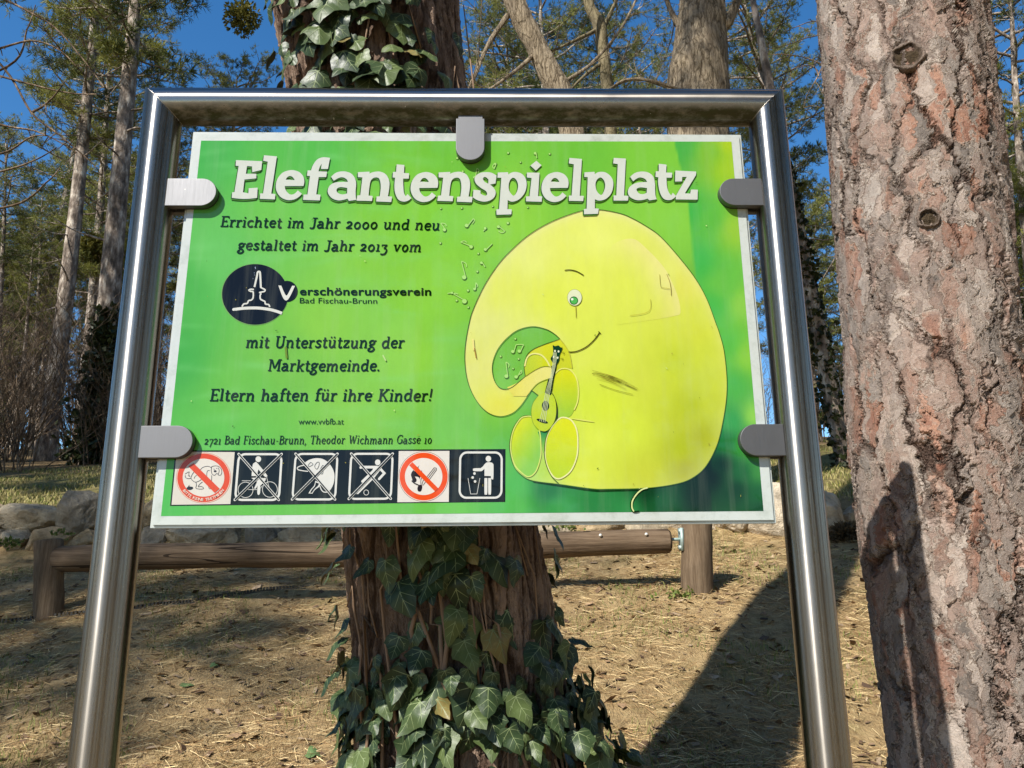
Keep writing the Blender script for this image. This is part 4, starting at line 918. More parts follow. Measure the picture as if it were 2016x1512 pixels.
# ------------------------------------------------------------------ bark materials
def bark_plates(name, cols, crack, sc=1.0, disp=0.033, red=0.5):
    """flaking pine bark: stretched, wobbling plates at three sizes, each flake at a height and colour of its own"""
    m, t, b = mat(name, 0.9, spec=0.12); g = NG(t); o = g.obj()
    wob = g.vmath('SCALE', g.vmath('SUBTRACT', g.noise(o, 9*sc, 4, 0.6, out=1), (0.5, 0.5, 0.5)), (0, 0, 0)); 
    wob.node.inputs['Scale'].default_value = 0.10/sc
    w2 = g.vmath('SCALE', g.vmath('SUBTRACT', g.noise(o, 38*sc, 4, 0.6, out=1), (0.5, 0.5, 0.5)), (0, 0, 0)); w2.node.inputs['Scale'].default_value = 0.036/sc
    p = g.vmath('ADD', g.vmath('ADD', o, wob), w2)
    pa = g.scale(p, (1, 1, 0.26)); pb = g.scale(p, (1, 1, 0.30)); pc = g.scale(p, (1, 1, 0.5))
    ea = g.voro(pa, 11*sc, 'DISTANCE_TO_EDGE'); ca = g.sep(g.voro(pa, 11*sc, out='Color'))
    cb = g.sep(g.voro(pb, 30*sc, out='Color')); cc = g.sep(g.voro(pc, 62*sc, out='Color'))
    eb = g.voro(pb, 30*sc, 'DISTANCE_TO_EDGE'); fine = g.noise(g.scale(p, (1, 1, 0.35)), 170*sc, 4, 0.7)
    fis = g.math('SMOOTHSTEP' if False else 'MULTIPLY', ea, 14.0, clamp=True)
    patch = g.noise(g.scale(o, (1, 1, 0.3)), 6.0*sc, 4, 0.6)
    deep = g.math('MULTIPLY', g.math('SUBTRACT', patch, 0.40, clamp=True), 5.0, clamp=True)       # only some seams open into cracks
    fisd = g.math('SUBTRACT', 1.0, g.math('MULTIPLY', g.math('SUBTRACT', 1.0, fis), deep))
    ec = g.voro(pc, 62*sc, 'DISTANCE_TO_EDGE')
    stepb = g.math('MULTIPLY', eb, 9.0, clamp=True); stepc = g.math('MULTIPLY', ec, 9.0, clamp=True)
    hgt = g.math('ADD', g.math('MULTIPLY', ca[0], 0.20), g.math('ADD', g.math('MULTIPLY', cb[0], 0.34), g.math('MULTIPLY', cc[0], 0.20)))
    hgt = g.math('ADD', hgt, g.math('MULTIPLY', fisd, 0.40)); hgt = g.math('ADD', hgt, g.math('MULTIPLY', fine, 0.12))
    base = g.ramp(cb[1], cols, 'LINEAR')
    base = g.mix(g.math('MULTIPLY', cc[2], 0.55), base, g.ramp(cc[1], cols))
    side = g.noise(g.scale(o, (1, 1, 0.22)), 5.0*sc, 3, 0.5)
    base = g.mix(g.math('MULTIPLY', g.math('SUBTRACT', side, 0.50, clamp=True), 4.5, clamp=True), base, g.mix(cc[0], (0.14, 0.122, 0.105), (0.33, 0.295, 0.26)))
    rs = g.math('MULTIPLY', g.math('GREATER_THAN', cb[2], 1-red*0.5), g.math('MULTIPLY', g.math('SUBTRACT', patch, 0.42, clamp=True), 6.0, clamp=True))
    base = g.mix(g.math('MULTIPLY', rs, 0.7), base, g.mix(cc[1], (0.27, 0.10, 0.055), (0.42, 0.21, 0.13)))
    rim = g.math('MULTIPLY', g.math('SUBTRACT', 1.0, g.math('MULTIPLY', g.math('SUBTRACT', eb, 0.035, clamp=True), 22.0, clamp=True)), g.math('GREATER_THAN', cb[0], 0.35))
    base = g.mix(g.math('MULTIPLY', rim, 0.55), base, (0.52, 0.45, 0.38))
    rimc = g.math('SUBTRACT', 1.0, g.math('MULTIPLY', g.math('SUBTRACT', ec, 0.03, clamp=True), 25.0, clamp=True))
    base = g.mix(g.math('MULTIPLY', g.math('MULTIPLY', rimc, cc[1]), 0.45), base, (0.46, 0.39, 0.33))
    seam = g.math('SUBTRACT', 1.0, g.math('MULTIPLY', eb, 26.0, clamp=True)); seamc = g.math('MULTIPLY', g.math('SUBTRACT', 1.0, g.math('MULTIPLY', ec, 30.0, clamp=True)), g.math('GREATER_THAN', cc[2], 0.55))
    base = g.mix(g.math('MULTIPLY', seam, 0.9), base, (0.10, 0.065, 0.045)); base = g.mix(g.math('MULTIPLY', seamc, 0.8), base, (0.10, 0.065, 0.045))
    base = g.mix(g.math('SUBTRACT', 1.0, fisd), base, crack)
    base = g.mix(0.5, base, g.ramp(fine, [(0.28, 0.45), (0.65, 1.0)]), 'MULTIPLY')
    g.l(base, b.inputs['Base Color'])
    g.displace(m, hgt, disp, 0.6)
    return m
M_BARK_PINE = bark_plates('flaking_pine_bark', [(0.0, (0.135, 0.115, 0.10)), (0.3, (0.29, 0.24, 0.205)), (0.52, (0.285, 0.18, 0.137)), (0.75, (0.46, 0.395, 0.34)), (1.0, (0.20, 0.105, 0.072))], (0.05, 0.03, 0.022))

def bark_strips(name, light, dark, sc=1.0, disp=0.02, z=0.06):
    m, t, b = mat(name, 0.92, spec=0.1); g = NG(t); o = g.obj()
    wob = g.vmath('SCALE', g.vmath('SUBTRACT', g.noise(o, 5*sc, 3, 0.6, out=1), (0.5, 0.5, 0.5)), (0, 0, 0)); wob.node.inputs['Scale'].default_value = 0.06/sc
    p = g.vmath('ADD', o, wob)
    r1 = g.noise(g.scale(p, (1, 1, z)), 22*sc, 5, 0.66); r2 = g.noise(g.scale(p, (1, 1, z*1.6)), 90*sc, 5, 0.75)
    e1 = g.voro(g.scale(p, (1, 1, z*1.5)), 17*sc, 'DISTANCE_TO_EDGE'); e1 = g.math('MULTIPLY', e1, 9.0, clamp=True)
    big = g.noise(g.scale(o, (1, 1, 0.25)), 5*sc, 3, 0.6)
    h = g.math('ADD', g.math('MULTIPLY', r1, 0.48), g.math('ADD', g.math('MULTIPLY', r2, 0.38), g.math('MULTIPLY', e1, 0.10)))
    c = g.ramp(h, [(0.32, tuple(0.35*q for q in dark)), (0.45, dark), (0.56, light), (0.7, tuple(min(1, 1.25*q) for q in light))])
    c = g.mix(g.math('MULTIPLY', g.math('SUBTRACT', big, 0.5, clamp=True), 3, clamp=True), c, tuple(0.6*a+0.4*b_ for a, b_ in zip(dark, (0.16, 0.13, 0.11))))
    g.l(c, b.inputs['Base Color']); g.displace(m, h, disp, 0.5)
    return m
M_BARK_IVY = bark_strips('fibrous_reddish_bark', (0.33, 0.235, 0.175), (0.095, 0.06, 0.042), 1.3, 0.055, 0.10)
M_BARK_OAK = bark_strips('furrowed_grey_brown_bark', (0.34, 0.275, 0.19), (0.13, 0.10, 0.065), 1.5, 0.03, 0.12)
M_BARK_OLIVE = bark_strips('mossy_brown_bark', (0.24, 0.20, 0.12), (0.12, 0.10, 0.055), 1.2, 0.012, 0.3)

def far_bark(name, a, b_):
    m, t, b = mat(name, 0.95, spec=0.1); g = NG(t); o = g.obj()
    n1 = g.noise(g.scale(o, (1, 1, 0.35)), 9, 5, 0.7); n2 = g.noise(g.scale(o, (1, 1, 0.2)), 1.3, 3, 0.6)
    c = g.mix(n2, g.ramp(n1, [(0.36, tuple(.35*q for q in a)), (0.5, a), (0.66, b_)]), g.ramp(n1, [(0.36, tuple(.3*q for q in a)), (0.52, tuple(.8*q for q in a)), (0.7, b_)]))
    g.l(c, b.inputs['Base Color']); g.bump(b, n1, 0.05, 1.0)
    return m
M_FAR = far_bark('grey_pine_bark', (0.28, 0.225, 0.18), (0.66, 0.59, 0.49))
M_TWIG = far_bark('dry_twig_bark', (0.17, 0.12, 0.08), (0.38, 0.29, 0.20))

def foliage_mat(name, a, b_, rough=0.55, trans=0.25):
    m, t, b = mat(name, rough, spec=0.25); g = NG(t)
    at_ = g.sep(g.attr()); c = g.ramp(at_[0], [(0.0, a), (1.0, b_)])
    c = g.mix(g.math('MULTIPLY', g.rand(), 0.45), c, g.mix(at_[1], (0.11, 0.105, 0.03), (0.05, 0.085, 0.035)))
    g.l(c, b.inputs['Base Color'])
    tr = g.n('ShaderNodeBsdfTranslucent'); g.l(c, tr.inputs[0]); mx = g.n('ShaderNodeMixShader'); mx.inputs[0].default_value = trans
    out = t.nodes['Material Output']; g.l(b.outputs[0], mx.inputs[1]); g.l(tr.outputs[0], mx.inputs[2]); g.l(mx.outputs[0], out.inputs['Surface'])
    return m
M_NEEDLE = foliage_mat('pine_needles', (0.055, 0.075, 0.018), (0.30, 0.295, 0.065), 0.6, 0.33)

# ------------------------------------------------------------------ the two near trunks
def trunk_mesh(name, axis, radii, seg, rings, wob=0.012, zlo=None, seed=0, flare=None):
    """smooth dense trunk through axis points (sorted by height) with radii at those points"""
    A_ = np.array(axis, float); z = A_[:, 2]; zs = np.linspace(z[0], z[-1], rings) if not hasattr(rings, '__len__') else np.array(rings)
    X, Y, Rr = np.interp(zs, z, A_[:, 0]), np.interp(zs, z, A_[:, 1]), np.interp(zs, z, radii)
    V = []
    for i, zz in enumerate(zs):
        for k in range(seg):
            a = 2*math.pi*k/seg; r = Rr[i]
            r *= 1+wob/0.2*noise.noise(Vector((math.cos(a)*1.7+seed, math.sin(a)*1.7, zz*1.6)))
            if flare:
                f = math.exp(-(zz-z[0])/flare[0]); r *= 1+f*(flare[1]+flare[2]*math.cos(a*flare[3]+seed))
            V.append((X[i]+r*math.cos(a), Y[i]+r*math.sin(a), zz))
    F = [(i*seg+k, i*seg+(k+1) % seg, (i+1)*seg+(k+1) % seg, (i+1)*seg+k) for i in range(len(zs)-1) for k in range(seg)]
    return np_mesh(name, V, F, smooth=True)
def depth(p): return float((np.asarray(p)-CAM)@FW)
def axis_from_px(rows, y0, y1=None):
    out = []; rad = []
    for (py, xa, xb), yy in zip(rows, np.linspace(y0, y1 if y1 is not None else y0, len(rows))):
        p = at((xa+xb)/2, py, yy); out.append(p); rad.append((xb-xa)/2*depth(p)/FPX/math.hypot(1, ((xa+xb)/2-1008)/FPX)-0.004)
    return out, rad
def extend(ax, rad, zlo, zhi, rhi):
    ax = [np.array(p) for p in ax]; d = ax[0]-ax[-1]
    hi = ax[0]+d/d[2]*(zhi-ax[0][2]); lo = ax[-1]+d/d[2]*(zlo-ax[-1][2])
    return [lo]+ax[::-1]+[hi], [rad[-1]*1.04]+rad[::-1]+[rhi]
# right pine
axp, rp = axis_from_px([(0, 1607, 1925), (450, 1636, 1980), (890, 1668, 2033), (1512, 1747, 2108)], 0.675)
axp, rp = extend(axp, rp, -1.25, 9.0, 0.13); rp[0] *= 1.12
zr = np.concatenate([np.linspace(-1.25, 1.75, 760), np.linspace(1.8, 9.0, 120)])
BPINE = tuple(axp[0]); RP_BASE = (axp[0][0], axp[0][1], gz(axp[0][0], axp[0][1]))
pine_r = thing('pine_tree', 'thick pine trunk with flaking pinkish grey bark plates beside the right sign post', 'tree', RP_BASE)
tm = trunk_mesh('trunk', axp, rp, 420, zr, 0.010, seed=2.0)
pr_trunk = link('trunk', tm, [M_BARK_PINE], pine_r); to_local(pr_trunk, RP_BASE)
def on_trunk(ax, rad, px, py, lift=0.0):
    """point and outward normal where the ray through a pixel meets the trunk"""
    A_ = np.array(ax); d = FW + RT*((px-1008)/FPX) - UP*((py-756)/FPX)
    for s_ in np.arange(0.6, 4.0, 0.003):
        p = CAM+d*s_; c_ = np.array([np.interp(p[2], A_[:, 2], A_[:, 0]), np.interp(p[2], A_[:, 2], A_[:, 1])]); r = np.interp(p[2], A_[:, 2], rad)+lift
        if np.hypot(*(p[:2]-c_)) < r:
            n_ = np.array([p[0]-c_[0], p[1]-c_[1], 0]); return p, n_/np.linalg.norm(n_)
    return None
def knot(px, py, rx, ry, name='knot'):
    p, n_ = on_trunk(axp, rp, px, py); u_ = np.cross([0, 0, 1], n_); mb = MB(); mb.smooth = True; V = []; C_ = []
    prof = [(1.38, -0.030), (1.30, -0.008), (1.2, 0.010), (1.08, 0.015), (0.98, 0.008), (0.88, -0.004), (0.7, -0.008), (0.45, -0.002), (0.2, 0.001), (0.0, 0.002)]; seg = 40
    for i, (rr, hh) in enumerate(prof):
        for k in range(seg):
            a = 2*math.pi*k/seg; nz = noise.noise(Vector((math.cos(a)*2, math.sin(a)*2, rr*3+px)))
            q = rr*(1+0.20*nz*(1 if rr > .3 else 0)); hh2 = hh+(0.010*noise.noise(Vector((math.cos(a)*4*rr, math.sin(a)*4*rr, px*.1))) if rr < 1.2 else 0)
            V.append(p+u_*math.cos(a)*rx*q+np.array([0, 0, 1])*math.sin(a)*ry*q+n_*(hh2*.5+0.012-0.001*(rx*q*math.cos(a))**2/0.02))
            C_.append((0.105, 0.075, 0.045) if rr < 0.8 else (0.15, 0.11, 0.08) if rr < 1.0 else (0.34, 0.26, 0.21))
    mb.add(V, tube_faces(len(prof), seg, 0, False), cols=C_)
    return mb.build(name, [M_KNOT], pine_r, RP_BASE)
m, t, b = mat('knot_wood', 0.9, spec=0.1); g = NG(t); o = g.obj()
nn = g.noise(o, 120, 5, 0.7, dist=1.5); g.l(g.mix(0.8, g.attr(), g.ramp(nn, [(0.3, 0.25), (0.65, 1.0)]), 'MULTIPLY'), b.inputs['Base Color']); g.bump(b, nn, 0.012, 1.0); M_KNOT = m
knot(1786, 116, 0.034, 0.031); knot(1827, 434, 0.021, 0.021); knot(1656, 452, 0.012, 0.013)
# ivy-covered trunk
axi, ri = axis_from_px([(0, 532, 905), (170, 553, 932), (600, 610, 1000), (1050, 670, 1062), (1250, 692, 1092), (1420, 712, 1112)], 0.40, 0.49)
ri = [0.220, 0.216, 0.211, 0.203, 0.206, 0.210]
axi, ri = extend(axi, ri, -1.15, 9.0, 0.12); ri[0] = 0.30
zi = np.concatenate([np.linspace(-1.15, 1.9, 620), np.linspace(1.95, 9.0, 100)])
IV_BASE = (axi[0][0], axi[0][1], gz(axi[0][0], axi[0][1]))
tree_i = thing('old_tree', 'dark fibrous barked tree trunk overgrown with ivy directly behind the sign', 'tree', IV_BASE)
link('trunk', trunk_mesh('trunk', axi, ri, 340, zi, 0.022, seed=7.0, flare=(0.25, 0.28, 0.12, 4)), [M_BARK_IVY], tree_i)
to_local(tree_i.children[0], IV_BASE)

# ------------------------------------------------------------------ ivy
def ivy_leaf():
    half = [(0.0, 0.0), (0.12, -0.10), (0.27, -0.13), (0.40, -0.02), (0.46, 0.12), (0.52, 0.28), (0.54, 0.40), (0.44, 0.44), (0.36, 0.50), (0.29, 0.62), (0.20, 0.78), (0.10, 0.92), (0.0, 1.02)]
    return half
def leaf_geo(rnd):
    """one ivy leaf: base at the origin, tip along +y, face towards +z; returns V, F, material index per face"""
    half = ivy_leaf(); k = rnd.uniform(0.75, 1.15); jit = lambda: rnd.uniform(-.02, .02); lob = rnd.uniform(0.75, 1.15)
    rt = [(x*k*(lob if 0.25 < y < 0.45 else 1)+(jit() if x > 0 else 0), y+jit()*(x > 0)) for x, y in half]; lf = [(-x*k*(lob if 0.25 < y < 0.45 else 1)+(jit() if x > 0 else 0), y+jit()*(x > 0)) for x, y in half]
    out = rt+lf[1:-1][::-1]; n = len(out); c_ = np.array((0.0, 0.30)); V2 = []
    fold, curl, wav = rnd.uniform(.02, .55), rnd.uniform(-.15, .55), rnd.uniform(0, 6.28)
    def zf(x, y): return -fold*abs(x)*0.8-curl*(y-.25)**2*0.8+0.07*math.sin(8*x+wav)*abs(x)*2+0.045*math.sin(7*y+wav)
    for s_ in (1.0, 0.62, 0.3):
        for q in out: p = c_+(np.array(q)-c_)*s_; V2.append(p)
    V2.append(c_)
    V = [(p[0], p[1], zf(*p)) for p in V2]; F = []; mi = []
    for r_ in range(2):
        for i in range(n):
            j = (i+1) % n; F.append((r_*n+i, r_*n+j, (r_+1)*n+j, (r_+1)*n+i)); mi.append(0)
    for i in range(n): F.append((2*n+i, 2*n+(i+1) % n, 3*n)); mi.append(0)
    def vein(a, b_, w0, w1):
        a, b_ = np.array(a, float), np.array(b_, float); d = (b_-a)/np.hypot(*(b_-a)); nr = np.array((-d[1], d[0])); base = len(V); N = 5
        for i in range(N+1):
            p = a+(b_-a)*i/N; wd = w0+(w1-w0)*i/N
            for s_ in (-1, 1): q = p+nr*wd*s_; V.append((q[0], q[1], zf(*q)+0.008))
        for i in range(N): F.append((base+2*i, base+2*i+2, base+2*i+3, base+2*i+1)); mi.append(1)
    vein((0, .0), (0, .97), .014, .004)
    for s_ in (-1, 1):
        vein((0, .02), (s_*.50*k*lob, .385), .011, .003); vein((0, .0), (s_*.38*k, .02), .011, .004)
        vein((0, .36), (s_*.27*k, .60), .009, .003); vein((0, .58), (s_*.16*k, .78), .007, .003); vein((s_*.24*k, .2), (s_*.42*k, .14), .007, .002); vein((s_*.25*k, .2), (s_*.32*k, .44), .007, .002)
    return np.array(V), F, mi
rnd = random.Random(21); PROTO = [leaf_geo(rnd) for _ in range(14)]
def put_leaf(mb, p, nrm, tip, size, rnd, tone):
    n_ = np.array(nrm, float); n_ /= np.linalg.norm(n_); y_ = np.array(tip, float); y_ -= n_*(y_@n_); y_ /= np.linalg.norm(y_); x_ = np.cross(y_, n_)
    V, F, mi = rnd.choice(PROTO); W_ = p+size*(V[:, :1]*x_+V[:, 1:2]*y_+V[:, 2:]*n_)
    base = len(mb.v); mb.v += [tuple(q) for q in W_]; mb.c += [tone]*len(W_)
    for f, k in zip(F, mi): mb.f.append(tuple(base+i for i in f)); mb.m.append(k); mb.sm.append(k == 0)
m, t, b = mat('ivy_leaf', 0.42, spec=0.35); g = NG(t); a_ = g.sep(g.attr()); o = g.obj()
nz = g.noise(o, 60, 4, 0.6)
c = g.ramp(a_[0], [(0.0, (0.020, 0.038, 0.014)), (0.5, (0.042, 0.070, 0.024)), (1.0, (0.10, 0.135, 0.04))])
c = g.mix(g.math('GREATER_THAN', a_[1], 0.93), c, (0.20, 0.16, 0.05))
g.l(g.mix(0.5, c, g.ramp(nz, [(0.3, 0.55), (0.7, 1.0)]), 'MULTIPLY'), b.inputs['Base Color'])
g.l(g.math('MULTIPLY_ADD', nz, 0.3, 0.30), b.inputs['Roughness']); g.bump(b, nz, 0.002, 0.6); M_LEAF = m
M_VEIN, _, _ = mat('ivy_vein', 0.5, 0, (0.20, 0.25, 0.11))
m, t, b = mat('ivy_stem', 0.8, 0, (0.22, 0.14, 0.085)); M_STEM = m
ivy = thing('ivy', 'climbing ivy with dark green pale veined leaves on the trunk behind the sign', 'ivy', IV_BASE)
AXI = np.array(axi)
def trunk_pt(zz, th, lift):
    c_ = np.array([np.interp(zz, AXI[:, 2], AXI[:, 0]), np.interp(zz, AXI[:, 2], AXI[:, 1]), zz]); r = np.interp(zz, AXI[:, 2], ri)
    fl = math.exp(-(zz+1.15)/0.25); r *= 1+fl*0.3
    n_ = np.array([math.sin(th), -math.cos(th), 0]); return c_+n_*(r+lift), n_
LV = MB(); rnd = random.Random(4)
def leaf_at(zz, th, size, lift=None, side=0.5):
    p, n_ = trunk_pt(zz, th, rnd.uniform(.012, .05) if lift is None else lift)
    nn = n_*1.0+np.array([rnd.uniform(-side, side), rnd.uniform(-side, side)*.5, rnd.uniform(-.1, .75)])
    tip = np.array([rnd.uniform(-.7, .7), rnd.uniform(-.2, .2), -1.0])
    tone = rnd.random()**1.3
    put_leaf(LV, p, nn, tip, size, rnd, (tone, rnd.random(), 0))
for _ in range(120):                # above the rail: clusters on the left and the middle of the trunk
    leaf_at(rnd.uniform(0.80, 1.62), rnd.gauss(-0.12, 0.40), rnd.choice((rnd.uniform(.03, .055), rnd.uniform(.05, .085))))
for _ in range(40): leaf_at(rnd.uniform(0.80, 1.6), rnd.uniform(-1.25, 0.75), rnd.uniform(.025, .05))
for _ in range(60): leaf_at(rnd.uniform(0.80, 1.5), rnd.gauss(0.05, 0.36), rnd.uniform(.04, .085))
for _ in range(90): leaf_at(rnd.uniform(-0.02, 0.82), rnd.uniform(-.9, .8), rnd.uniform(.04, .08))
for _ in range(64): leaf_at(rnd.uniform(-.36, 0.04), rnd.gauss(0.14, .34), rnd.uniform(.032, .078))
for _ in range(44): leaf_at(rnd.uniform(-.40, 0.06), rnd.choice((-1, 1))*rnd.uniform(1.15, 1.75), rnd.uniform(.03, .055), rnd.uniform(.01, .05))
for _ in range(270):
    zz = -.22-.34*rnd.random()**.85; th_ = rnd.uniform(-1.45, 1.6); leaf_at(zz, th_, rnd.choice((rnd.uniform(.022, .042), rnd.uniform(.038, .076))), rnd.uniform(.01, .03+(.12 if th_ > -.2 else .03)*max(0, -.18-zz)/.3), 0.8)
for _ in range(46): zz = rnd.uniform(-.48, -.14); leaf_at(zz, rnd.uniform(.75, 1.7), rnd.uniform(.035, .08), rnd.uniform(.02, .05+.25*max(0, -.14-zz)), 0.9)
for _ in range(40): leaf_at(rnd.uniform(1.6, 4.2), rnd.uniform(-1.2, 1.2), rnd.uniform(.05, .10))
for _ in range(80):                 # shoots creeping over the soil at the foot
    a = rnd.uniform(-1.2, 1.9); d = rnd.uniform(.28, .66); x, y = IV_BASE[0]+math.sin(a)*d, IV_BASE[1]-math.cos(a)*d
    put_leaf(LV, np.array([x, y, gz(x, y)+rnd.uniform(.02, .14)]), (rnd.uniform(-.5, .5), -.5, 1), (rnd.uniform(-1, 1), -.6, -.2), rnd.uniform(.03, .075), rnd, (rnd.random(), rnd.random(), 0))
LV.build('foliage', [M_LEAF, M_VEIN], ivy, IV_BASE)
mb = MB(); mb.smooth = True
for _ in range(26):                 # woody stems clinging to the bark and thin reddish petioles
    th = rnd.uniform(-1.2, 1.2); z0 = rnd.choice((rnd.uniform(-.95, -.3), rnd.uniform(.2, .9))); path = []
    for i in range(9):
        th += rnd.uniform(-.12, .12); p, _ = trunk_pt(z0+i*rnd.uniform(.05, .09), th, 0.012+rnd.uniform(0, .018)); path.append(p)
    add_tube(mb, path, list(np.linspace(rnd.uniform(.003, .0075), .0015, 9)), 6)
mb.build('stem', [M_STEM], ivy, IV_BASE)

# ------------------------------------------------------------------ log rail, boulder wall
m, t, b = mat('weathered_log', 0.9, spec=0.1); g = NG(t); o = g.obj()
gr_ = g.math('ADD', g.math('MULTIPLY', g.noise(g.scale(o, (1.2, 34, 34)), 1.0, 6, 0.7), 0.6), g.math('MULTIPLY', g.noise(g.scale(o, (7, 150, 150)), 1.0, 4, 0.7), 0.4)); bl = g.noise(o, 5, 4, 0.6)
crk = g.math('LESS_THAN', g.math('ABSOLUTE', g.math('SUBTRACT', g.noise(g.scale(o, (.5, 9, 9)), 1.0, 2, 0.5), 0.5)), 0.007)
c = g.ramp(gr_, [(0.3, (0.06, 0.04, 0.025)), (0.46, (0.135, 0.092, 0.058)), (0.7, (0.27, 0.195, 0.128))])
c = g.mix(g.math('MULTIPLY', crk, 0.85), c, (0.025, 0.017, 0.011))
g.l(g.mix(0.6, c, g.ramp(bl, [(0.3, 0.55), (0.7, 1.0)]), 'MULTIPLY'), b.inputs['Base Color']); g.bump(b, gr_, 0.01, 0.9); M_LOG = m
m, t, b = mat('weathered_post', 0.9, spec=0.1); g = NG(t); o = g.obj()
gr_ = g.math('ADD', g.math('MULTIPLY', g.noise(g.scale(o, (30, 30, 1.5)), 1.0, 6, 0.7), 0.6), g.math('MULTIPLY', g.noise(g.scale(o, (130, 130, 7)), 1.0, 4, 0.7), 0.4)); bl = g.noise(o, 6, 4, 0.6)
c = g.ramp(gr_, [(0.3, (0.07, 0.048, 0.03)), (0.48, (0.15, 0.105, 0.066)), (0.7, (0.27, 0.20, 0.132))])
g.l(g.mix(0.6, c, g.ramp(bl, [(0.3, 0.5), (0.7, 1.0)]), 'MULTIPLY'), b.inputs['Base Color']); g.bump(b, gr_, 0.008, 0.9); M_PST = m
M_ZINC, _, _ = mat('weathered_zinc', 0.55, 0.5, (0.36, 0.45, 0.42))
M_BOLT, _, _ = mat('pale_bolt_head', 0.45, 0.4, (0.66, 0.64, 0.58))
YF = 3.15
lp, rpz = at(95, 1190, YF), at(1376, 1142, YF)
fence = thing('log_rail', 'low weathered log rail on two short round posts behind the sign', 'log rail', (lp[0], YF, gz(lp[0], YF)))
FL = (lp[0], YF, gz(lp[0], YF))
def post(px_a, px_b, py_base, py_top, parent):
    a, b_ = at((px_a+px_b)/2, py_base, YF), at((px_a+px_b)/2, py_top, YF); r = (px_b-px_a)/2*depth(a)/FPX
    mb = MB(); mb.smooth = True; zz = np.linspace(a[2]-.15, b_[2], 12)
    path = [(a[0]+(b_[0]-a[0])*(z-a[2])/(b_[2]-a[2]), YF, z) for z in zz]
    rad = [r*(1.06-.06*i/11+0.02*math.sin(i*1.9)) for i in range(12)]
    V = tube_rings(path, rad, 24); V += [Vector(path[-1])+(v-Vector(path[-1]))*.9+Vector((0, 0, r*.10)) for v in V[-24:]]
    F = tube_faces(13, 24, 0, False)+[tuple(12*24+k for k in range(24))]
    mb.add(V, F); return mb.build('post', [M_PST], parent, FL), r, path
pl, rl, _ = post(70, 122, 1186, 1066, fence)
prr, rr_, _ = post(1342, 1402, 1140, 1012, fence)
a, b_ = at(112, 1101, YF), at(1315, 1066, YF); rlog = 25.0*depth(a)/FPX
mb = MB(); mb.smooth = True; N = 40; path = []; rad = []
for i in range(N+1):
    s_ = i/N; p = a*(1-s_)+b_*s_; path.append((p[0], p[1], p[2]+.006*math.sin(s_*9)-.012*math.sin(s_*math.pi))); rad.append(rlog*(1+.03*math.sin(s_*17)+.02*math.sin(s_*41)))
add_tube(mb, path, rad, 28)
mb.f.pop(); mb.m.pop(); mb.sm.pop()       # the sawn end gets a chamfer of its own
V = mb.v[-28:]; e = np.array(path[-1]); mb.add([e+(np.array(v)-e)*k+np.array([d, 0, 0]) for k, d in ((1, 0), (.86, .012)) for v in V], tube_faces(2, 28, 0, False)+[tuple(28+k for k in range(28))])
lg = mb.build('rail_log', [M_LOG], fence, FL)
for px, py in ((1179, 1055.5), (1268, 1053.5)):
    p = at(px, py, YF); p[1] -= rlog*.93; mb = MB(); mb.smooth = True
    add_tube(mb, [p+np.array([0, .02, -.005]), p+np.array([0, -.006, .002]), p+np.array([0, -.0085, .003])], [.0085, .0085, .005], 14); mb.build('bolt_head', [M_BOLT], fence, FL)
mb = MB(); mb.smooth = True; p0, p1 = at(1314, 1063, YF), at(1345, 1061, YF)
add_tube(mb, [p0-np.array([.02, 0, 0]), p0+np.array([.012, 0, 0])], [.016, .016], 12); add_tube(mb, [p0, p1], [.009, .009], 10)
for q in (1046, 1078): p2 = at(1339, q, YF); add_tube(mb, [p2+np.array([-.012, -.012, 0]), p2+np.array([.03, -.012, 0])], [.012, .012], 10)
bm = bmesh.new(); bmesh.ops.create_cube(bm, size=1, matrix=Matrix.Translation(at(1341, 1062, YF)) @ Matrix.Diagonal((.016, .07, .125, 1)))
base = len(mb.v); mb.add([v.co for v in bm.verts], [tuple(v.index for v in f.verts) for f in bm.faces]); bm.free()
mb.build('bracket', [M_ZINC], fence, FL)

m, t, b = mat('limestone', 0.95, spec=0.12); g = NG(t); o = g.obj()
n1 = g.noise(o, 7, 6, 0.7); n2 = g.noise(o, 2.6, 4, 0.6); n3 = g.voro(g.vmath('ADD', o, g.vmath('SCALE', g.noise(o, 6, 3, out=1), (0, 0, 0))), 9, 'DISTANCE_TO_EDGE')
c = g.mix(n2, g.ramp(n1, [(0.3, (0.17, 0.135, 0.09)), (0.5, (0.36, 0.30, 0.21)), (0.7, (0.54, 0.47, 0.36))]), g.ramp(n1, [(0.3, (0.19, 0.17, 0.14)), (0.5, (0.40, 0.37, 0.32)), (0.72, (0.60, 0.55, 0.46))]))
c = g.mix(g.attr(), (0, 0, 0), c, 'MIX') if False else g.mix(1.0, c, g.attr(), 'MULTIPLY')
g.l(c, b.inputs['Base Color']); g.bump(b, n1, 0.06, 1.0); M_STONE = m
WY = 4.72; wc = at(700, 1060, WY)
WL = (wc[0], WY, gz(wc[0], WY)-.05)
wall = thing('stone_wall', 'dry retaining wall of rough pale limestone boulders on the slope behind the log rail', 'stone wall', WL)
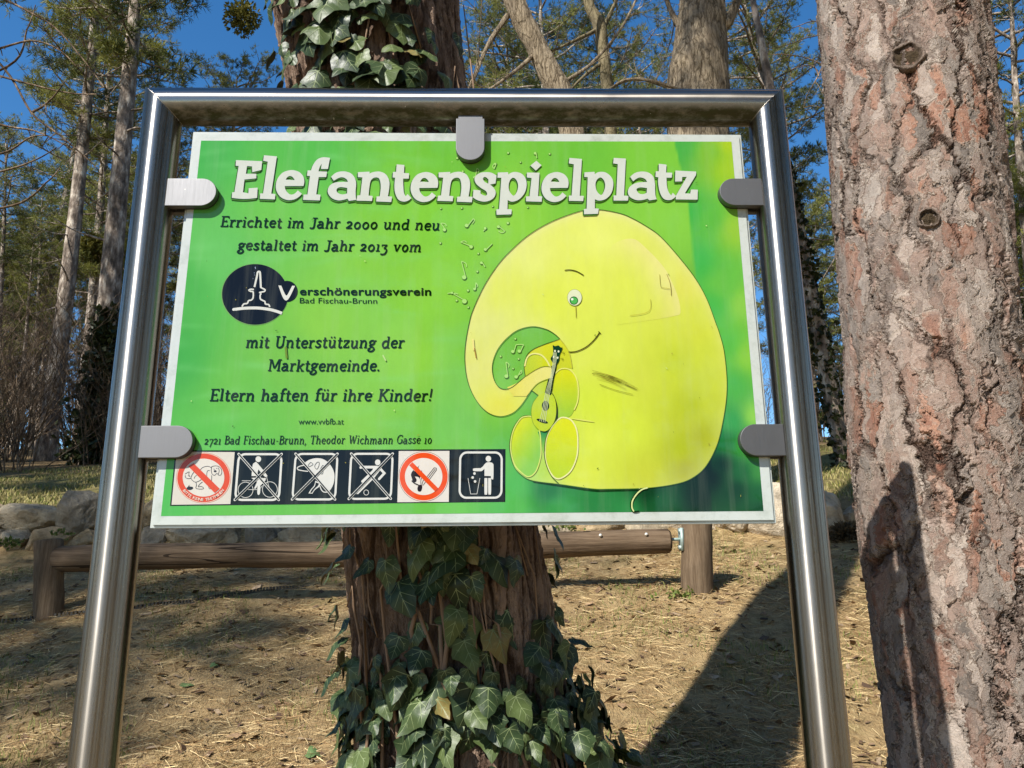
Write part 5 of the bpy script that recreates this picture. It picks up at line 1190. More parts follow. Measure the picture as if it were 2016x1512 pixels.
def boulder(px0, py0, px1, py1, tone, seed, dy=0.0, parent=wall):
    y = WY+dy; a, b_ = at(px0, py1, y), at(px1, py0, y); c_ = (a+b_)/2; h = (b_-a)/2; h[0] = abs(h[0]); h[2] = abs(h[2]); hy = max(.13, .55*h[0])
    bm = bmesh.new(); bmesh.ops.create_icosphere(bm, subdivisions=5, radius=1); rd = random.Random(seed)
    planes = [(Vector((rd.gauss(0, 1), rd.gauss(-.3, 1), rd.gauss(0, .8))).normalized(), rd.uniform(.62, .92)) for _ in range(11)]
    off = Vector((rd.uniform(0, 50), rd.uniform(0, 50), 0))
    for v in bm.verts:
        p = v.co.copy()
        p = Vector([math.copysign(abs(q)**0.72, q) for q in p])
        for n_, d in planes:
            k = p.dot(n_)-d
            if k > 0: p -= n_*k*.9
        p *= 1.12; p += v.co*(.10*noise.noise(v.co*1.6+off)+.05*noise.noise(v.co*4.5+off)+.018*noise.noise(v.co*13+off))
        v.co = Vector((c_[0]+p.x*h[0]*1.08, y+.1+p.y*hy, c_[2]+p.z*h[2]*1.1))
    me = bpy.data.meshes.new('boulder'); bm.to_mesh(me); bm.free(); me.polygons.foreach_set('use_smooth', np.ones(len(me.polygons), bool))
    at_ = me.color_attributes.new('tint', 'FLOAT_COLOR', 'POINT'); at_.data.foreach_set('color', np.tile(np.array([*tone, 1.0], np.float32), len(me.vertices)))
    o_ = link('boulder', me, [M_STONE], parent); to_local(o_, WL); return o_
PALE, GREY, WARM, WHT = (.95, .88, .76), (.60, .57, .52), (.90, .77, .58), (1.2, 1.13, 1.03)
for i, (bx, tn, dy) in enumerate((((-90, 985, -5, 1052), WARM, .1), ((-12, 990, 104, 1052), PALE, .06), ((92, 972, 192, 1052), GREY, .0), ((184, 980, 268, 1046), PALE, .05), ((260, 985, 340, 1040), WARM, .1), ((330, 985, 430, 1046), GREY, .08), ((420, 985, 520, 1050), PALE, .1), ((510, 985, 610, 1050), WARM, .1), ((600, 980, 700, 1050), GREY, .1),
        ((-70, 1045, 8, 1092), GREY, -.04), ((-4, 1044, 44, 1086), PALE, -.06), ((34, 1042, 124, 1094), WARM, -.08), ((114, 1044, 196, 1090), WARM, -.02), ((188, 1040, 266, 1086), PALE, -.04), ((262, 1040, 328, 1086), GREY, -.02), ((322, 1036, 442, 1086), PALE, -.08), ((436, 1042, 480, 1086), WARM, -.02), ((474, 1036, 546, 1090), GREY, -.04), ((552, 1030, 664, 1088), PALE, -.08), ((660, 1036, 760, 1084), GREY, -.04),
        ((690, 985, 800, 1045), PALE, .1), ((755, 1040, 860, 1080), WARM, -.04), ((850, 1036, 960, 1076), PALE, -.04), ((950, 1034, 1062, 1070), GREY, -.02), ((790, 980, 900, 1042), WARM, .1), ((900, 980, 1010, 1040), PALE, .1), ((1000, 978, 1110, 1040), WARM, .1), ((1058, 1030, 1142, 1066), PALE, -.04), ((1136, 1028, 1236, 1064), WARM, -.06), ((1230, 1026, 1330, 1060), PALE, -.04), ((1320, 1012, 1420, 1058), WHT, -.04), ((1408, 990, 1500, 1056), WHT, -.08), ((1488, 958, 1672, 1062), WHT, -.12), ((1664, 985, 1760, 1060), PALE, -.02), ((1756, 990, 1880, 1060), WARM, -.02), ((1870, 985, 2010, 1062), PALE, -.02), ((2000, 985, 2100, 1062), WARM, -.02))):
    boulder(*bx, tn, 30+i, dy)

# ------------------------------------------------------------------ pines and other trees of the wood
def tufts(P_, D_, rs, n=14, ln=.21, wd=.009, spread=.75, tone=None):
    """needle tufts: n slim blades round each point P_ facing roughly along D_"""
    k = len(P_); d = np.repeat(D_, n, 0)+rs.normal(0, spread, (k*n, 3)); d /= np.linalg.norm(d, axis=1, keepdims=True)
    p = np.repeat(P_, n, 0); L = ln*rs.uniform(.6, 1.15, (k*n, 1)); side = np.cross(d, rs.normal(0, 1, (k*n, 3))); side /= np.linalg.norm(side, axis=1, keepdims=True)
    W_ = wd*rs.uniform(.7, 1.4, (k*n, 1)); tip = p+d*L; mid = p+d*L*.45
    V = np.stack([p, mid+side*W_, tip, mid-side*W_], 1).reshape(-1, 3)
    F = np.arange(len(V)).reshape(-1, 4)
    tn = np.repeat(tone if tone is not None else rs.uniform(0, 1, (k, 2)), n, 0); tn = tn+rs.normal(0, .08, tn.shape)
    T = np.repeat(np.concatenate([np.clip(tn, 0, 1), np.zeros((len(tn), 1))], 1), 4, 0)
    return V, F, T
def pine_variant(seed, H, cb, Rc, nb, dead=14, bend=.5, dens=1.0):
    """returns (trunk mesh with limbs, crown mesh); base at the origin, unit scale metres"""
    rd = random.Random(seed); rs = np.random.RandomState(seed); mb = MB(); mb.smooth = True
    n = 26; ph = rd.uniform(0, 6.28); R0 = .012*H
    def ax(z): s_ = z/H; return Vector((bend*.25*math.sin(s_*4+ph)*s_, bend*.25*math.cos(s_*3.3+ph)*s_, z))
    zs = [-.4]+[H*i/(n-1) for i in range(n)]
    add_tube(mb, [ax(z) for z in zs], [R0*1.25 if z < .2 else R0*(1-.86*(z/H)**1.15) for z in zs], 10)
    TP_, TD_, TT_ = [], [], []
    for i in range(nb+dead):
        live = i < nb
        s_ = (i+.5)/nb if live else rd.random()
        z = cb+(H-cb)*(s_**.95)*.985 if live else rd.uniform(H*.14, cb+1.2)
        prof = (math.sin(math.pi*min(1, .16+.84*(1-s_)))**.7*.85+.2) if live else rd.uniform(.25, .6)
        L = Rc*prof*rd.uniform(.65, 1.2); az = i*2.399+rd.uniform(-.5, .5); el = rd.uniform(-.35, .2)+(.55*s_ if live else -.1)
        o_ = ax(z); d = Vector((math.cos(az)*math.cos(el), math.sin(az)*math.cos(el), math.sin(el))); pts = []; kk = 7
        cur = o_.copy(); dv = d.copy()
        for j in range(kk):
            pts.append(cur.copy()); dv = (dv+Vector((rd.uniform(-.2, .2), rd.uniform(-.2, .2), rd.uniform(-.10, .20)))).normalized(); cur = cur+dv*(L/(kk-1))
        r0 = max(.012, .016*L+.008)
        add_tube(mb, pts, [r0*(1-.8*j/(kk-1)) for j in range(kk)], 5, False)
        tone = np.array([rd.random(), rd.random()])
        for j in range(2, kk):
            for q in range(rd.randint(2, 3) if live else 1):
                base = pts[j-1].lerp(pts[j], rd.random()); sd_ = (dv.cross(Vector((0, 0, 1)))*rd.choice((-1, 1))+dv*rd.uniform(.1, 1)+Vector((0, 0, rd.uniform(-.2, .5)))).normalized(); sl = L*rd.uniform(.14, .34)
                e = base+sd_*sl; add_tube(mb, [base, base.lerp(e, .5)+Vector((0, 0, .02)), e], [r0*.3, r0*.22, r0*.1], 3, False)
                if not live:
                    continue
                for w_ in range(int(4*dens)):
                    p = base.lerp(e, rd.uniform(.25, 1.05))+Vector((rd.gauss(0, .1), rd.gauss(0, .1), rd.gauss(0, .08)))
                    TP_.append(p); TD_.append(sd_*.5+Vector((0, 0, .45))); TT_.append(np.clip(tone+rs.normal(0, .22, 2), 0, 1))
        if live:
            for w_ in range(4): TP_.append(pts[-1]+Vector((rd.gauss(0, .1), rd.gauss(0, .1), rd.gauss(0, .1)))); TD_.append(dv); TT_.append(tone)
    V, F, T = tufts(np.array([tuple(p) for p in TP_]), np.array([tuple(p) for p in TD_]), rs, tone=np.array(TT_))
    tm_ = bpy.data.meshes.new('trunk'); tm_.from_pydata(mb.v, [], mb.f); tm_.polygons.foreach_set('use_smooth', np.ones(len(mb.f), bool)); tm_.materials.append(M_FAR)
    cm_ = np_mesh('crown', V, F, T); cm_.materials.append(M_NEEDLE)
    return tm_, cm_, R0, H
VAR = [pine_variant(1, 19, 8.5, 2.7, 46, 20), pine_variant(2, 17, 6.0, 2.5, 50, 18), pine_variant(3, 18, 10.0, 2.3, 36, 26), pine_variant(4, 14, 3.2, 2.3, 56), pine_variant(5, 8, .6, 1.9, 50, 2, .3)]

def plant_tree(vi, base, direction, scale, label, group, name='pine_tree', spin=None, rnd=random):
    tm_, cm_, R0, H = VAR[vi]
    o_ = thing(name, label, 'tree', base, group)
    q = Vector(direction).normalized().to_track_quat('Z', 'Y'); o_.rotation_mode = 'QUATERNION'
    o_.rotation_quaternion = q @ Euler((0, 0, rnd.uniform(0, 6.28) if spin is None else spin)).to_quaternion()
    o_.scale = (scale,)*3
    for nm, me in (('trunk', tm_), ('crown', cm_)):
        c_ = bpy.data.objects.new(nm, me); COL.objects.link(c_); c_.parent = o_
    return o_
def tree_on_line(vi, pxt, pyt, pxb, pyb, y, wpx, label, group):
    """a tree whose trunk the photograph shows along the pixel line top -> bottom, at distance y"""
    lo = None
    for py in np.arange(pyb-420, pyb+500, 4):
        px = pxb+(py-pyb)*(pxb-pxt)/(pyb-pyt); p = at(px, py, y)
        if p[2] <= gz(p[0], y): lo = p; break
    if lo is None: lo = at(pxb, pyb, y); lo[2] = gz(lo[0], y)
    top = at(pxt, pyt, y); d = top-lo; d[1] = 0
    R0 = VAR[vi][2]; r = wpx/2*depth(lo)/FPX
    return plant_tree(vi, tuple(lo), d, r/(R0*.82), label, group, rnd=RND)
RND = random.Random(8)
GF = 'pines standing in the wood'
for a in ((0, 185, 100, 95, 860, 15.0, 31, 'pale patchy barked pine leaning right, nearest to the left edge'),
          (0, 268, 60, 186, 890, 13.0, 39, 'patchy barked pine just left of the sign post with ivy at its foot'),
          (1, 205, 300, 158, 840, 18.5, 21, 'slim pine with a mistletoe ball between two thicker trunks'),
          (2, 12, 200, -6, 700, 20.0, 14, 'thin dark pine trunk at the left edge of the photo'),
          (1, 88, 380, 66, 760, 24.0, 11, 'slender straight pine in front of a patch of blue sky at far left'),
          (2, 472, 60, 438, 400, 18.0, 17, 'straight pale pine trunk above the top left of the sign'),
          (3, 236, 420, 168, 850, 23.0, 12, 'thin whitish pine half hidden by the left sign post'),
          (0, 352, 200, 296, 860, 21.0, 15, 'pine seen in the gap between left post and green panel'),
          (2, 1238, 0, 1262, 260, 13.0, 16, 'pinkish white bare pine trunk above the right half of the sign'),
          (2, 1222, 30, 1215, 260, 18.0, 10, 'thin pale pine just left of the pinkish white one'),
          (1, 1138, 0, 1152, 220, 19.0, 9, 'very thin grey pine above the word ending of the title'),
          (2, 968, 80, 966, 240, 15.0, 8, 'thin light pine beside the ivy covered trunk above the rail'),
          (1, 1300, 0, 1296, 220, 24.0, 11, 'slender pine between the pinkish trunk and the forked oak'),
          (2, 1490, 0, 1524, 200, 20.0, 18, 'light grey pine rising over the right corner of the frame'),
          (1, 1988, 0, 2022, 420, 11.0, 24, 'pale pine at the right edge of the photo'),
          (3, 1930, 100, 1962, 420, 19.0, 14, 'bushy pine behind the thick flaking trunk'),
          (0, 1604, 600, 1664, 872, 9.5, 24, 'smooth grey pine trunk leaning left behind the right sign post')):
    tree_on_line(*a, GF)
for i, (pt, pb, y, w_) in enumerate(((60, 20, 27, 9), (108, 38, 22, 10), (140, 78, 26, 9), (160, 112, 30, 8), (232, 176, 27, 9), (252, 222, 24, 11), (300, 262, 26, 9), (330, 312, 22, 11), (28, -22, 25, 10), (400, 372, 28, 10), (512, 508, 27, 9), (520, 524, 20, 9), (954, 962, 27, 8), (1062, 1070, 24, 9), (1104, 1108, 28, 8), (1178, 1190, 27, 9), (1278, 1290, 21, 8), (1322, 1336, 26, 9), (1452, 1478, 22, 10), (2004, 2040, 17, 12), (1944, 1980, 24, 10), (1968, 2010, 29, 9))):
    tree_on_line(2 if i % 3 else 1, pt, 60, pb, 800, y, w_, 'one of the slender bare stemmed pines further back in the wood', 'slender pines further back')
FILL = [(-10, 37), (-14.5, 34), (-19.5, 36), (-7.2, 40), (-17, 26), (-15, 40), (-23, 38), (-12.8, 47), (-26, 30), (-5, 42), (-3.4, 29), (-.2, 31), (2.4, 27), (4.4, 35), (6.4, 30), (17.5, 27), (17.0, 34), (20.0, 30), (9.6, 52), (-28, 44), (16, 50), (0.5, 24), (2.2, 21.5), (3.4, 26), (4.9, 23.5), (6.0, 27), (-1.2, 26), (3.0, 31), (1.2, 35), (7.2, 28), (-2.4, 22.5)]
for i, (x, y) in enumerate(FILL):
    vi = RND.choice((1, 3, 3, 1, 0)) if y < 36 else RND.choice((3, 1))
    plant_tree(vi, (x, y, gz(x, y)-.1), (RND.uniform(-.06, .06), RND.uniform(-.04, .04), 1), RND.uniform(.8, 1.1), 'one of the green pines filling the background of the wood', 'background pines of the wood', rnd=RND)
for x, y, s_ in ((-12.5, 24, .9), (-7.4, 25, .8), (-18.5, 26, 1.0), (-11.5, 33, .8), (-15.5, 31, .75), (-18.2, 34, .8), (-21.5, 33, .8), (-24.5, 37, .9), (-13.8, 39, .85), (-9.6, 31, .7), (-20.2, 29, .7), (-16.6, 40, .9), (-26, 31, .8), (7.3, 15.5, .7), (12.5, 17, 1.1), (6.4, 23, 1.1), (10.9, 14.5, .9)):
    plant_tree(4, (x, y, gz(x, y)-.1), (RND.uniform(-.05, .05), 0, 1), s_, 'young green pine with branches down to the ground', 'young pines under the tall ones', rnd=RND)
# the two near trunks carry crowns far overhead
for par, ax_, base, sd_ in ((pine_r, axp, RP_BASE, 61), (tree_i, axi, IV_BASE, 62)):
    tmx, cmx, r0, h0 = pine_variant(sd_, 9, 1.5, 2.6, 34, 0, .3)
    tipp = Vector(ax_[-1]); dr = (tipp-Vector(ax_[-2])).normalized(); q = dr.to_track_quat('Z', 'Y'); s_ = 0.135/(r0)
    for nm, me in (('limbs', tmx), ('crown', cmx)):
        me.transform(Matrix.Translation(tipp-Vector(base)) @ q.to_matrix().to_4x4()); c_ = bpy.data.objects.new(nm, me); COL.objects.link(c_); c_.parent = par
# unseen trees behind the photographer: they shade the left half of the slope and show up in the polished steel; several added to block skylight
BEH = [(-8.3, -4.2, 1, .75), (-11.5, -7.4, 0, .9), (-1.0, -11.5, 1, 1.0), (2.5, -12.0, 0, 1.05), (5.0, -10.0, 1, 1.0), (8.0, -6.0, 3, 1.1), (-17.5, -7.5, 3, 1.0), (3.0, -16, 3, 1.2), (11, -12, 0, 1), (-15, 0, 3, 1.1), (-18, 6, 3, 1.1), (-13, -2.0, 4, 1.2), (12, -1, 3, 1), (14, 5, 3, 1.1), (10, 3, 4, 1.1), (17, 11, 1, 1), (-22, 12, 1, 1), (7, -9, 4, 1.3), (1.5, -9.5, 4, 1.2), (15, -6, 3, 1.1), (-20, -4, 1, 1.1), (4.6, -5.2, 1, .9), (6.2, -2.6, 3, 1.0), (3.6, -8.0, 3, 1.1), (7.2, 1.2, 1, 1.0), (-8.5, 4.5, 1, .9), (-12, 6, 3, 1.2), (9, -9, 1, 1.1)]
for x, y, vi, s_ in BEH:
    plant_tree(vi, (x, y, gz(x, y)-.1), (RND.uniform(-.04, .04), 0, 1), s_, 'unseen pine on the near side of the sign, shading the scene', 'unseen pines on the near side of the sign', rnd=RND)

# ---- crooked broadleaved trees on the right
def branch_tree(name, label, cat, trunk_px, widths, y, material, limbs, seed, mseg=18, twig=True, base_extra=None):
    pts = [at(px, py, y) for px, py in trunk_px]; rad = [w_/2*depth(p)/FPX for w_, p in zip(widths, pts)]
    b0 = pts[-1]; base = np.array([b0[0], y, gz(b0[0], y)]); pts.append(base-np.array([0, 0, .2])); rad.append(rad[-1]*1.25)
    o_ = thing(name, label, cat, tuple(base))
    P2 = [Vector(p) for p in pts[::-1]]; r2 = rad[::-1]; n = len(P2)
    path, rr = [], []
    for i in range(n-1):
        for k in range(14):
            t_ = k/14; pa, pb, pc, pd = P2[max(0, i-1)], P2[i], P2[i+1], P2[min(n-1, i+2)]
            path.append(0.5*((2*pb)+(-pa+pc)*t_+(2*pa-5*pb+4*pc-pd)*t_**2+(-pa+3*pb-3*pc+pd)*t_**3)); rr.append(r2[i]*(1-t_)+r2[i+1]*t_)
    mb = MB(); mb.smooth = True; V = tube_rings(path, rr, mseg*3)
    V = [v+(v-path[i//(mseg*3)])*(.10*noise.noise(v*3.1)+.05*noise.noise(v*9)) for i, v in enumerate(V)]
    mb.add(V, tube_faces(len(path), mseg*3)); mb.build('trunk', [material], o_, tuple(base))
    mb = MB(); mb.smooth = True; rd = random.Random(seed)
    def grow(p, d, L, r, lev):
        k = 6; cur = Vector(p); dv = Vector(d).normalized(); pp = [cur.copy()]
        for j in range(k):
            dv = (dv+Vector((rd.uniform(-.22, .22), rd.uniform(-.22, .22), rd.uniform(-.12, .2)))).normalized(); cur = cur+dv*L/k; pp.append(cur.copy())
        add_tube(mb, pp, [r*(1-.75*j/k) for j in range(k+1)], 7 if r > .02 else 4, False)
        if lev > 0:
            for j in range(rd.randint(3, 5)):
                q = pp[rd.randint(2, k)]; grow(q, dv*.6+Vector((rd.uniform(-1, 1), rd.uniform(-1, 1), rd.uniform(-.4, .8))), L*rd.uniform(.35, .6), r*.42, lev-1)
    for (pxs, w_, lev) in limbs:
        q = [Vector(at(px, py, y+dy)) for px, py, dy in pxs]; rads = [w_/2*depth(v)/FPX*(1-.55*i/(len(q)-1)) for i, v in enumerate(q)]
        cat_ = catmull([(v.x, v.z) for v in q], False, 5); yy = np.interp(np.linspace(0, 1, len(cat_)), np.linspace(0, 1, len(q)), [v.y for v in q])
        pp = [Vector((c_[0], y_, c_[1])) for c_, y_ in zip(cat_, yy)]
        add_tube(mb, pp, list(np.interp(np.linspace(0, 1, len(pp)), np.linspace(0, 1, len(q)), rads)), 9, False)
        for j in range(lev):
            v = pp[rd.randint(len(pp)//3, len(pp)-1)]; d = (pp[-1]-pp[0]).normalized()
            grow(v, d*.5+Vector((rd.uniform(-1, 1), rd.uniform(-.8, .8), rd.uniform(-.5, .9))), rd.uniform(.5, 1.1), rads[-1]*.5, 1)
    mb.build('branches', [material], o_, tuple(base))
    return o_
branch_tree('leaning_tree', 'brown tree trunk leaning left above the middle of the sign', 'tree', [(930, -320), (985, -120), (1012, 0), (1048, 75), (1080, 140), (1112, 210), (1150, 400), (1180, 700)], [22, 34, 42, 43, 45, 47, 52, 58], 5.2, M_BARK_OAK,
            [([(1000, 30, 0), (960, 90, -.1), (930, 160, -.2), (900, 210, -.3)], 11, 5), ([(1060, 100, 0), (1000, 150, -.2), (945, 185, -.3)], 9, 5), ([(1012, 0, 0), (1080, -60, .2), (1150, -160, .3)], 14, 6), ([(985, -120, 0), (900, -220, 0), (820, -330, .2)], 14, 5), ([(1095, 170, 0), (1160, 130, .3), (1220, 60, .4), (1260, -20, .6)], 8, 5)], 3)
branch_tree('mossy_tree', 'slim crooked mossy trunk right of the leaning tree', 'tree', [(1140, -300), (1152, -120), (1158, 0), (1180, 50), (1186, 100), (1196, 180), (1204, 300), (1215, 700)], [14, 18, 20, 26, 22, 22, 25, 30], 6.0, M_BARK_OLIVE,
            [([(1180, 55, 0), (1140, 75, -.1), (1100, 95, -.1), (1060, 110, -.2)], 8, 4), ([(1184, 60, 0), (1205, 20, .1), (1225, -30, .2), (1260, -120, .3)], 9, 5), ([(1190, 120, 0), (1150, 150, -.1), (1110, 190, -.2)], 8, 3), ([(1198, 180, 0), (1230, 160, .1), (1270, 158, .1), (1320, 176, .2)], 7, 3)], 5)
branch_tree('oak_tree', 'stout grey furrowed oak trunk with a side branch behind the right corner of the sign', 'tree', [(1420, -420), (1395, -150), (1383, -20), (1379, 70), (1376, 180), (1374, 300), (1376, 800)], [62, 72, 84, 98, 118, 124, 150], 5.6, M_BARK_OAK,
            [([(1408, 70, 0), (1432, 45, -.1), (1448, 10, -.1), (1475, -40, 0), (1540, -120, .2)], 24, 6), ([(1350, 60, 0), (1320, 20, .1), (1300, -60, .2)], 14, 5), ([(1390, -120, 0), (1330, -240, 0), (1290, -380, .2)], 24, 6), ([(1345, 178, -.25), (1325, 172, -.3), (1290, 160, -.3), (1240, 156, -.2), (1200, 175, -.2)], 8, 3), ([(1400, 0, 0), (1470, -90, .2), (1540, -200, .3)], 16, 6)], 9)
# ivy-smothered trunk just beyond the right post
pts = [at(1548, 330, 7.5), at(1572, 450, 7.5), at(1600, 600, 7.5), at(1632, 760, 7.5), at(1660, 900, 7.5)]
b0 = np.array([pts[-1][0], 7.5, gz(pts[-1][0], 7.5)]); dark = thing('ivy_clad_tree', 'leaning trunk smothered in dark ivy just right of the right sign post', 'tree', tuple(b0))
mb = MB(); mb.smooth = True; full = [b0-np.array([0, 0, .2])]+pts[::-1]+[at(1500, 90, 7.5), at(1470, -60, 7.5)]
add_tube(mb, full, [.10, .095, .09, .085, .075, .07, .05, .03], 12); mb.build('trunk', [M_FAR], dark, tuple(b0))
rs = np.random.RandomState(3); t_ = rs.uniform(0, 1, 1500)**.9; i_ = np.clip((t_*5).astype(int), 0, 4); f_ = t_*5-i_; FU = np.array(full)
Pp = FU[i_]*(1-f_[:, None])+FU[i_+1]*f_[:, None]+rs.normal(0, .06, (1500, 3)); Dd = rs.normal(0, 1, (1500, 3)); Dd[:, 2] -= .5
V, F, T = tufts(Pp, Dd, rs, 3, .07, .03, .5, tone=rs.uniform(0, .35, (1500, 2)))
M_DARKIVY = foliage_mat('dark_ivy', (0.014, 0.022, 0.010), (0.05, 0.07, 0.022), 0.4, 0.1)
cr = link('foliage', np_mesh('foliage', V, F, T), [M_DARKIVY], dark); to_local(cr, tuple(b0))
# ivy round the foot of the dark pine on the left
p0 = at(186, 890, 12.9); p0[2] = gz(p0[0], 12.9); iv2 = thing('ivy', 'dark ivy wrapped round the foot of the pine left of the sign post', 'ivy', tuple(p0))
top = at(213, 610, 12.9); t_ = rs.uniform(0, 1, 1900)**1.3; Pp = p0*(1-t_[:, None])+top*t_[:, None]+rs.normal(0, 1, (1900, 3))*np.array([.20, .20, .1])*(1.15-t_[:, None]*.75); Dd = rs.normal(0, 1, (1900, 3))
V, F, T = tufts(Pp, Dd, rs, 3, .13, .05, .5, tone=rs.uniform(0, .6, (1900, 2))); c_ = link('foliage', np_mesh('foliage', V, F, T), [M_DARKIVY], iv2); to_local(c_, tuple(p0))
# mistletoe balls
M_MIST = foliage_mat('mistletoe_leaves', (0.13, 0.12, 0.02), (0.32, 0.27, 0.05), 0.6, 0.3)
for px, py, y, r, lab in ((186, 490, 18.2, .42, 'yellow green mistletoe ball on the slim pine at left'), (478, 36, 17.7, .5, 'yellow green mistletoe ball at the top of the straight pale pine')):
    c0 = at(px, py, y); o_ = None; v = rs.normal(0, 1, (420, 3)); v /= np.linalg.norm(v, axis=1, keepdims=True); Pp = v*r*rs.uniform(.25, 1, (420, 1))
    V, F, T = tufts(Pp, v, rs, 4, .13, .03, .5); o_ = link('mistletoe', np_mesh('mistletoe', V, F, T), [M_MIST], None, tuple(c0)); tag(o_, lab, 'mistletoe')

# ---- bare undergrowth and reaching twigs
def bare_bush(seed, h, n, lev=2, wide=.5, thick=.010):
    rd = random.Random(seed); mb = MB(); mb.smooth = True
    def grow(p, d, L, r, lev):
        k = 5; cur = Vector(p); dv = Vector(d).normalized(); pp = [cur.copy()]
        for j in range(k):
            dv = (dv+Vector((rd.uniform(-.2, .2), rd.uniform(-.2, .2), rd.uniform(-.08, .12)))).normalized(); cur = cur+dv*L/k; pp.append(cur.copy())
        add_tube(mb, pp, [max(.0022, r*(1-.8*j/k)) for j in range(k+1)], 4 if r > .006 else 3, False)
        if lev > 0:
            for j in range(rd.randint(4, 6)):
                q = pp[rd.randint(1, k)]; grow(q, dv+Vector((rd.uniform(-.9, .9), rd.uniform(-.9, .9), rd.uniform(-.3, .6))), L*rd.uniform(.35, .6), r*.5, lev-1)
    for i in range(n):
        a = rd.uniform(0, 6.28); grow((math.cos(a)*rd.uniform(0, wide*.4), math.sin(a)*rd.uniform(0, wide*.4), -.1), (math.cos(a)*rd.uniform(.1, .7), math.sin(a)*rd.uniform(.1, .7), 1), h*rd.uniform(.6, 1.1), thick*rd.uniform(.7, 1.5), lev)
    me = bpy.data.meshes.new('bare_shrub'); me.from_pydata(mb.v, [], mb.f); me.materials.append(M_TWIG); me.polygons.foreach_set('use_smooth', np.ones(len(mb.f), bool)); return me
BB = [bare_bush(1, 2.4, 16, 2, .7, .013), bare_bush(2, 1.9, 18, 2, .8, .011), bare_bush(3, 3.0, 14, 2, .7, .015)]
for x, y, k, s_ in ((-7.6, 11.2, 0, 1), (-6.9, 12.4, 1, 1), (-8.9, 12.0, 2, 1), (-5.9, 11.6, 1, .9), (-10.2, 13.0, 0, 1.1), (-8.0, 14.2, 2, 1), (-6.4, 14.6, 0, 1.1), (-11.4, 15.0, 2, 1), (-9.4, 16, 1, 1.3), (-5.2, 13.4, 0, 1), (-4.6, 12.2, 1, 1), (-12.6, 13.2, 1, 1.2), (-4.0, 14.2, 2, .8), (-7.2, 16.8, 1, 1.5), (-10.4, 18, 0, 1.4), (-13.5, 17, 2, 1.1), (5.6, 11.4, 1, .9), (6.6, 12.4, 0, .9), (7.6, 11.8, 1, 1), (5.0, 13.2, 2, .7), (4.4, 11.0, 1, .6), (8.8, 13.0, 2, .8), (10.2, 12.4, 0, 1), (-9.8, 14.6, 0, 1.2), (-11.8, 17, 1, 1.5), (-13.9, 18.5, 0, 1.4), (-15.2, 20, 2, 1.3), (-8.6, 17.5, 2, 1.2), (-16.8, 22, 1, 1.8)):
    o_ = bpy.data.objects.new('bare_shrub', BB[k]); COL.objects.link(o_); o_.location = (x, y, gz(x, y)); o_.rotation_euler = (0, 0, RND.uniform(0, 6.28)); o_.scale = (s_,)*3
    tag(o_, 'leafless brown twiggy shrub at the edge of the wood', 'shrub', 'leafless shrubs at the edge of the wood')
def twig_spray(name, label, paths, y, w_, seed):
    rd = random.Random(seed); mb = MB(); mb.smooth = True
    for pxs in paths:
        q = [Vector(at(px, py, y+rd.uniform(-.06, .06))) for px, py in pxs]; c_ = catmull([(v.x, v.z) for v in q], False, 5); yy = np.interp(np.linspace(0, 1, len(c_)), np.linspace(0, 1, len(q)), [v.y for v in q])
        pp = [Vector((a, b_, c2)) for (a, c2), b_ in zip(c_, yy)]; r0 = w_/2*depth(pp[0])/FPX
        add_tube(mb, pp, list(np.linspace(r0, r0*.35, len(pp))), 5, False)
        for _ in range(4):
            v = pp[rd.randint(2, len(pp)-1)]; e = v+Vector((rd.uniform(-.12, .12), rd.uniform(-.1, .1), rd.uniform(-.14, .05))); add_tube(mb, [v, v.lerp(e, .5)+Vector((0, 0, .012)), e], [r0*.5, r0*.4, r0*.3], 4, False)
    return mb
mb = twig_spray('', '', [[(-60, -30), (10, 0), (62, 26), (112, 58), (160, 112), (205, 172)], [(-60, 118), (0, 95), (60, 80), (112, 96), (150, 130)], [(-60, 130), (0, 150), (60, 166), (130, 182), (190, 186)], [(-60, 60), (20, 150), (62, 222), (112, 262), (162, 304), (190, 330)], [(-60, 350), (0, 338), (62, 318), (112, 290)], [(-60, 232), (20, 250), (80, 262), (150, 300)], [(-60, 160), (30, 120), (52, 60), (70, 10)], [(60, 222), (95, 200), (128, 160)], [(-40, 300), (10, 300), (60, 270), (96, 268)], [(-60, 420), (40, 400), (90, 360), (118, 330)]], 6.0, 5.5, 14)
q0 = at(-60, 200, 6.0); add_tube(mb, [np.array([q0[0]-.35, 6.0, gz(q0[0]-.35, 6.0)-.1]), np.array([q0[0]-.25, 6.0, 1.6]), np.array([q0[0]-.05, 6.0, 3.0]), np.array([q0[0]-.1, 6.0, 4.6]), np.array([q0[0]+.1, 6.0, 6.2])], [.06, .05, .04, .03, .012], 10)
o_ = mb.build('bare_tree', [M_TWIG]); tag(o_, 'bare dark branches of a leafless tree reaching in from the left edge', 'tree')
mb = twig_spray('', '', [[(1700, 60), (1650, 68), (1600, 72), (1545, 90), (1510, 96)], [(1690, 140), (1630, 130), (1590, 115), (1552, 108), (1515, 108)], [(1620, 128), (1605, 160), (1590, 185), (1582, 212)], [(1612, 150), (1600, 130), (1575, 132), (1552, 140)], [(1690, 30), (1640, 34), (1590, 44), (1545, 62)]], 3.0, 3.2, 4)
o_ = mb.build('hanging_twigs', [M_TWIG]); tag(o_, 'thin bare twigs hanging against the blue sky left of the thick pine', 'twigs')

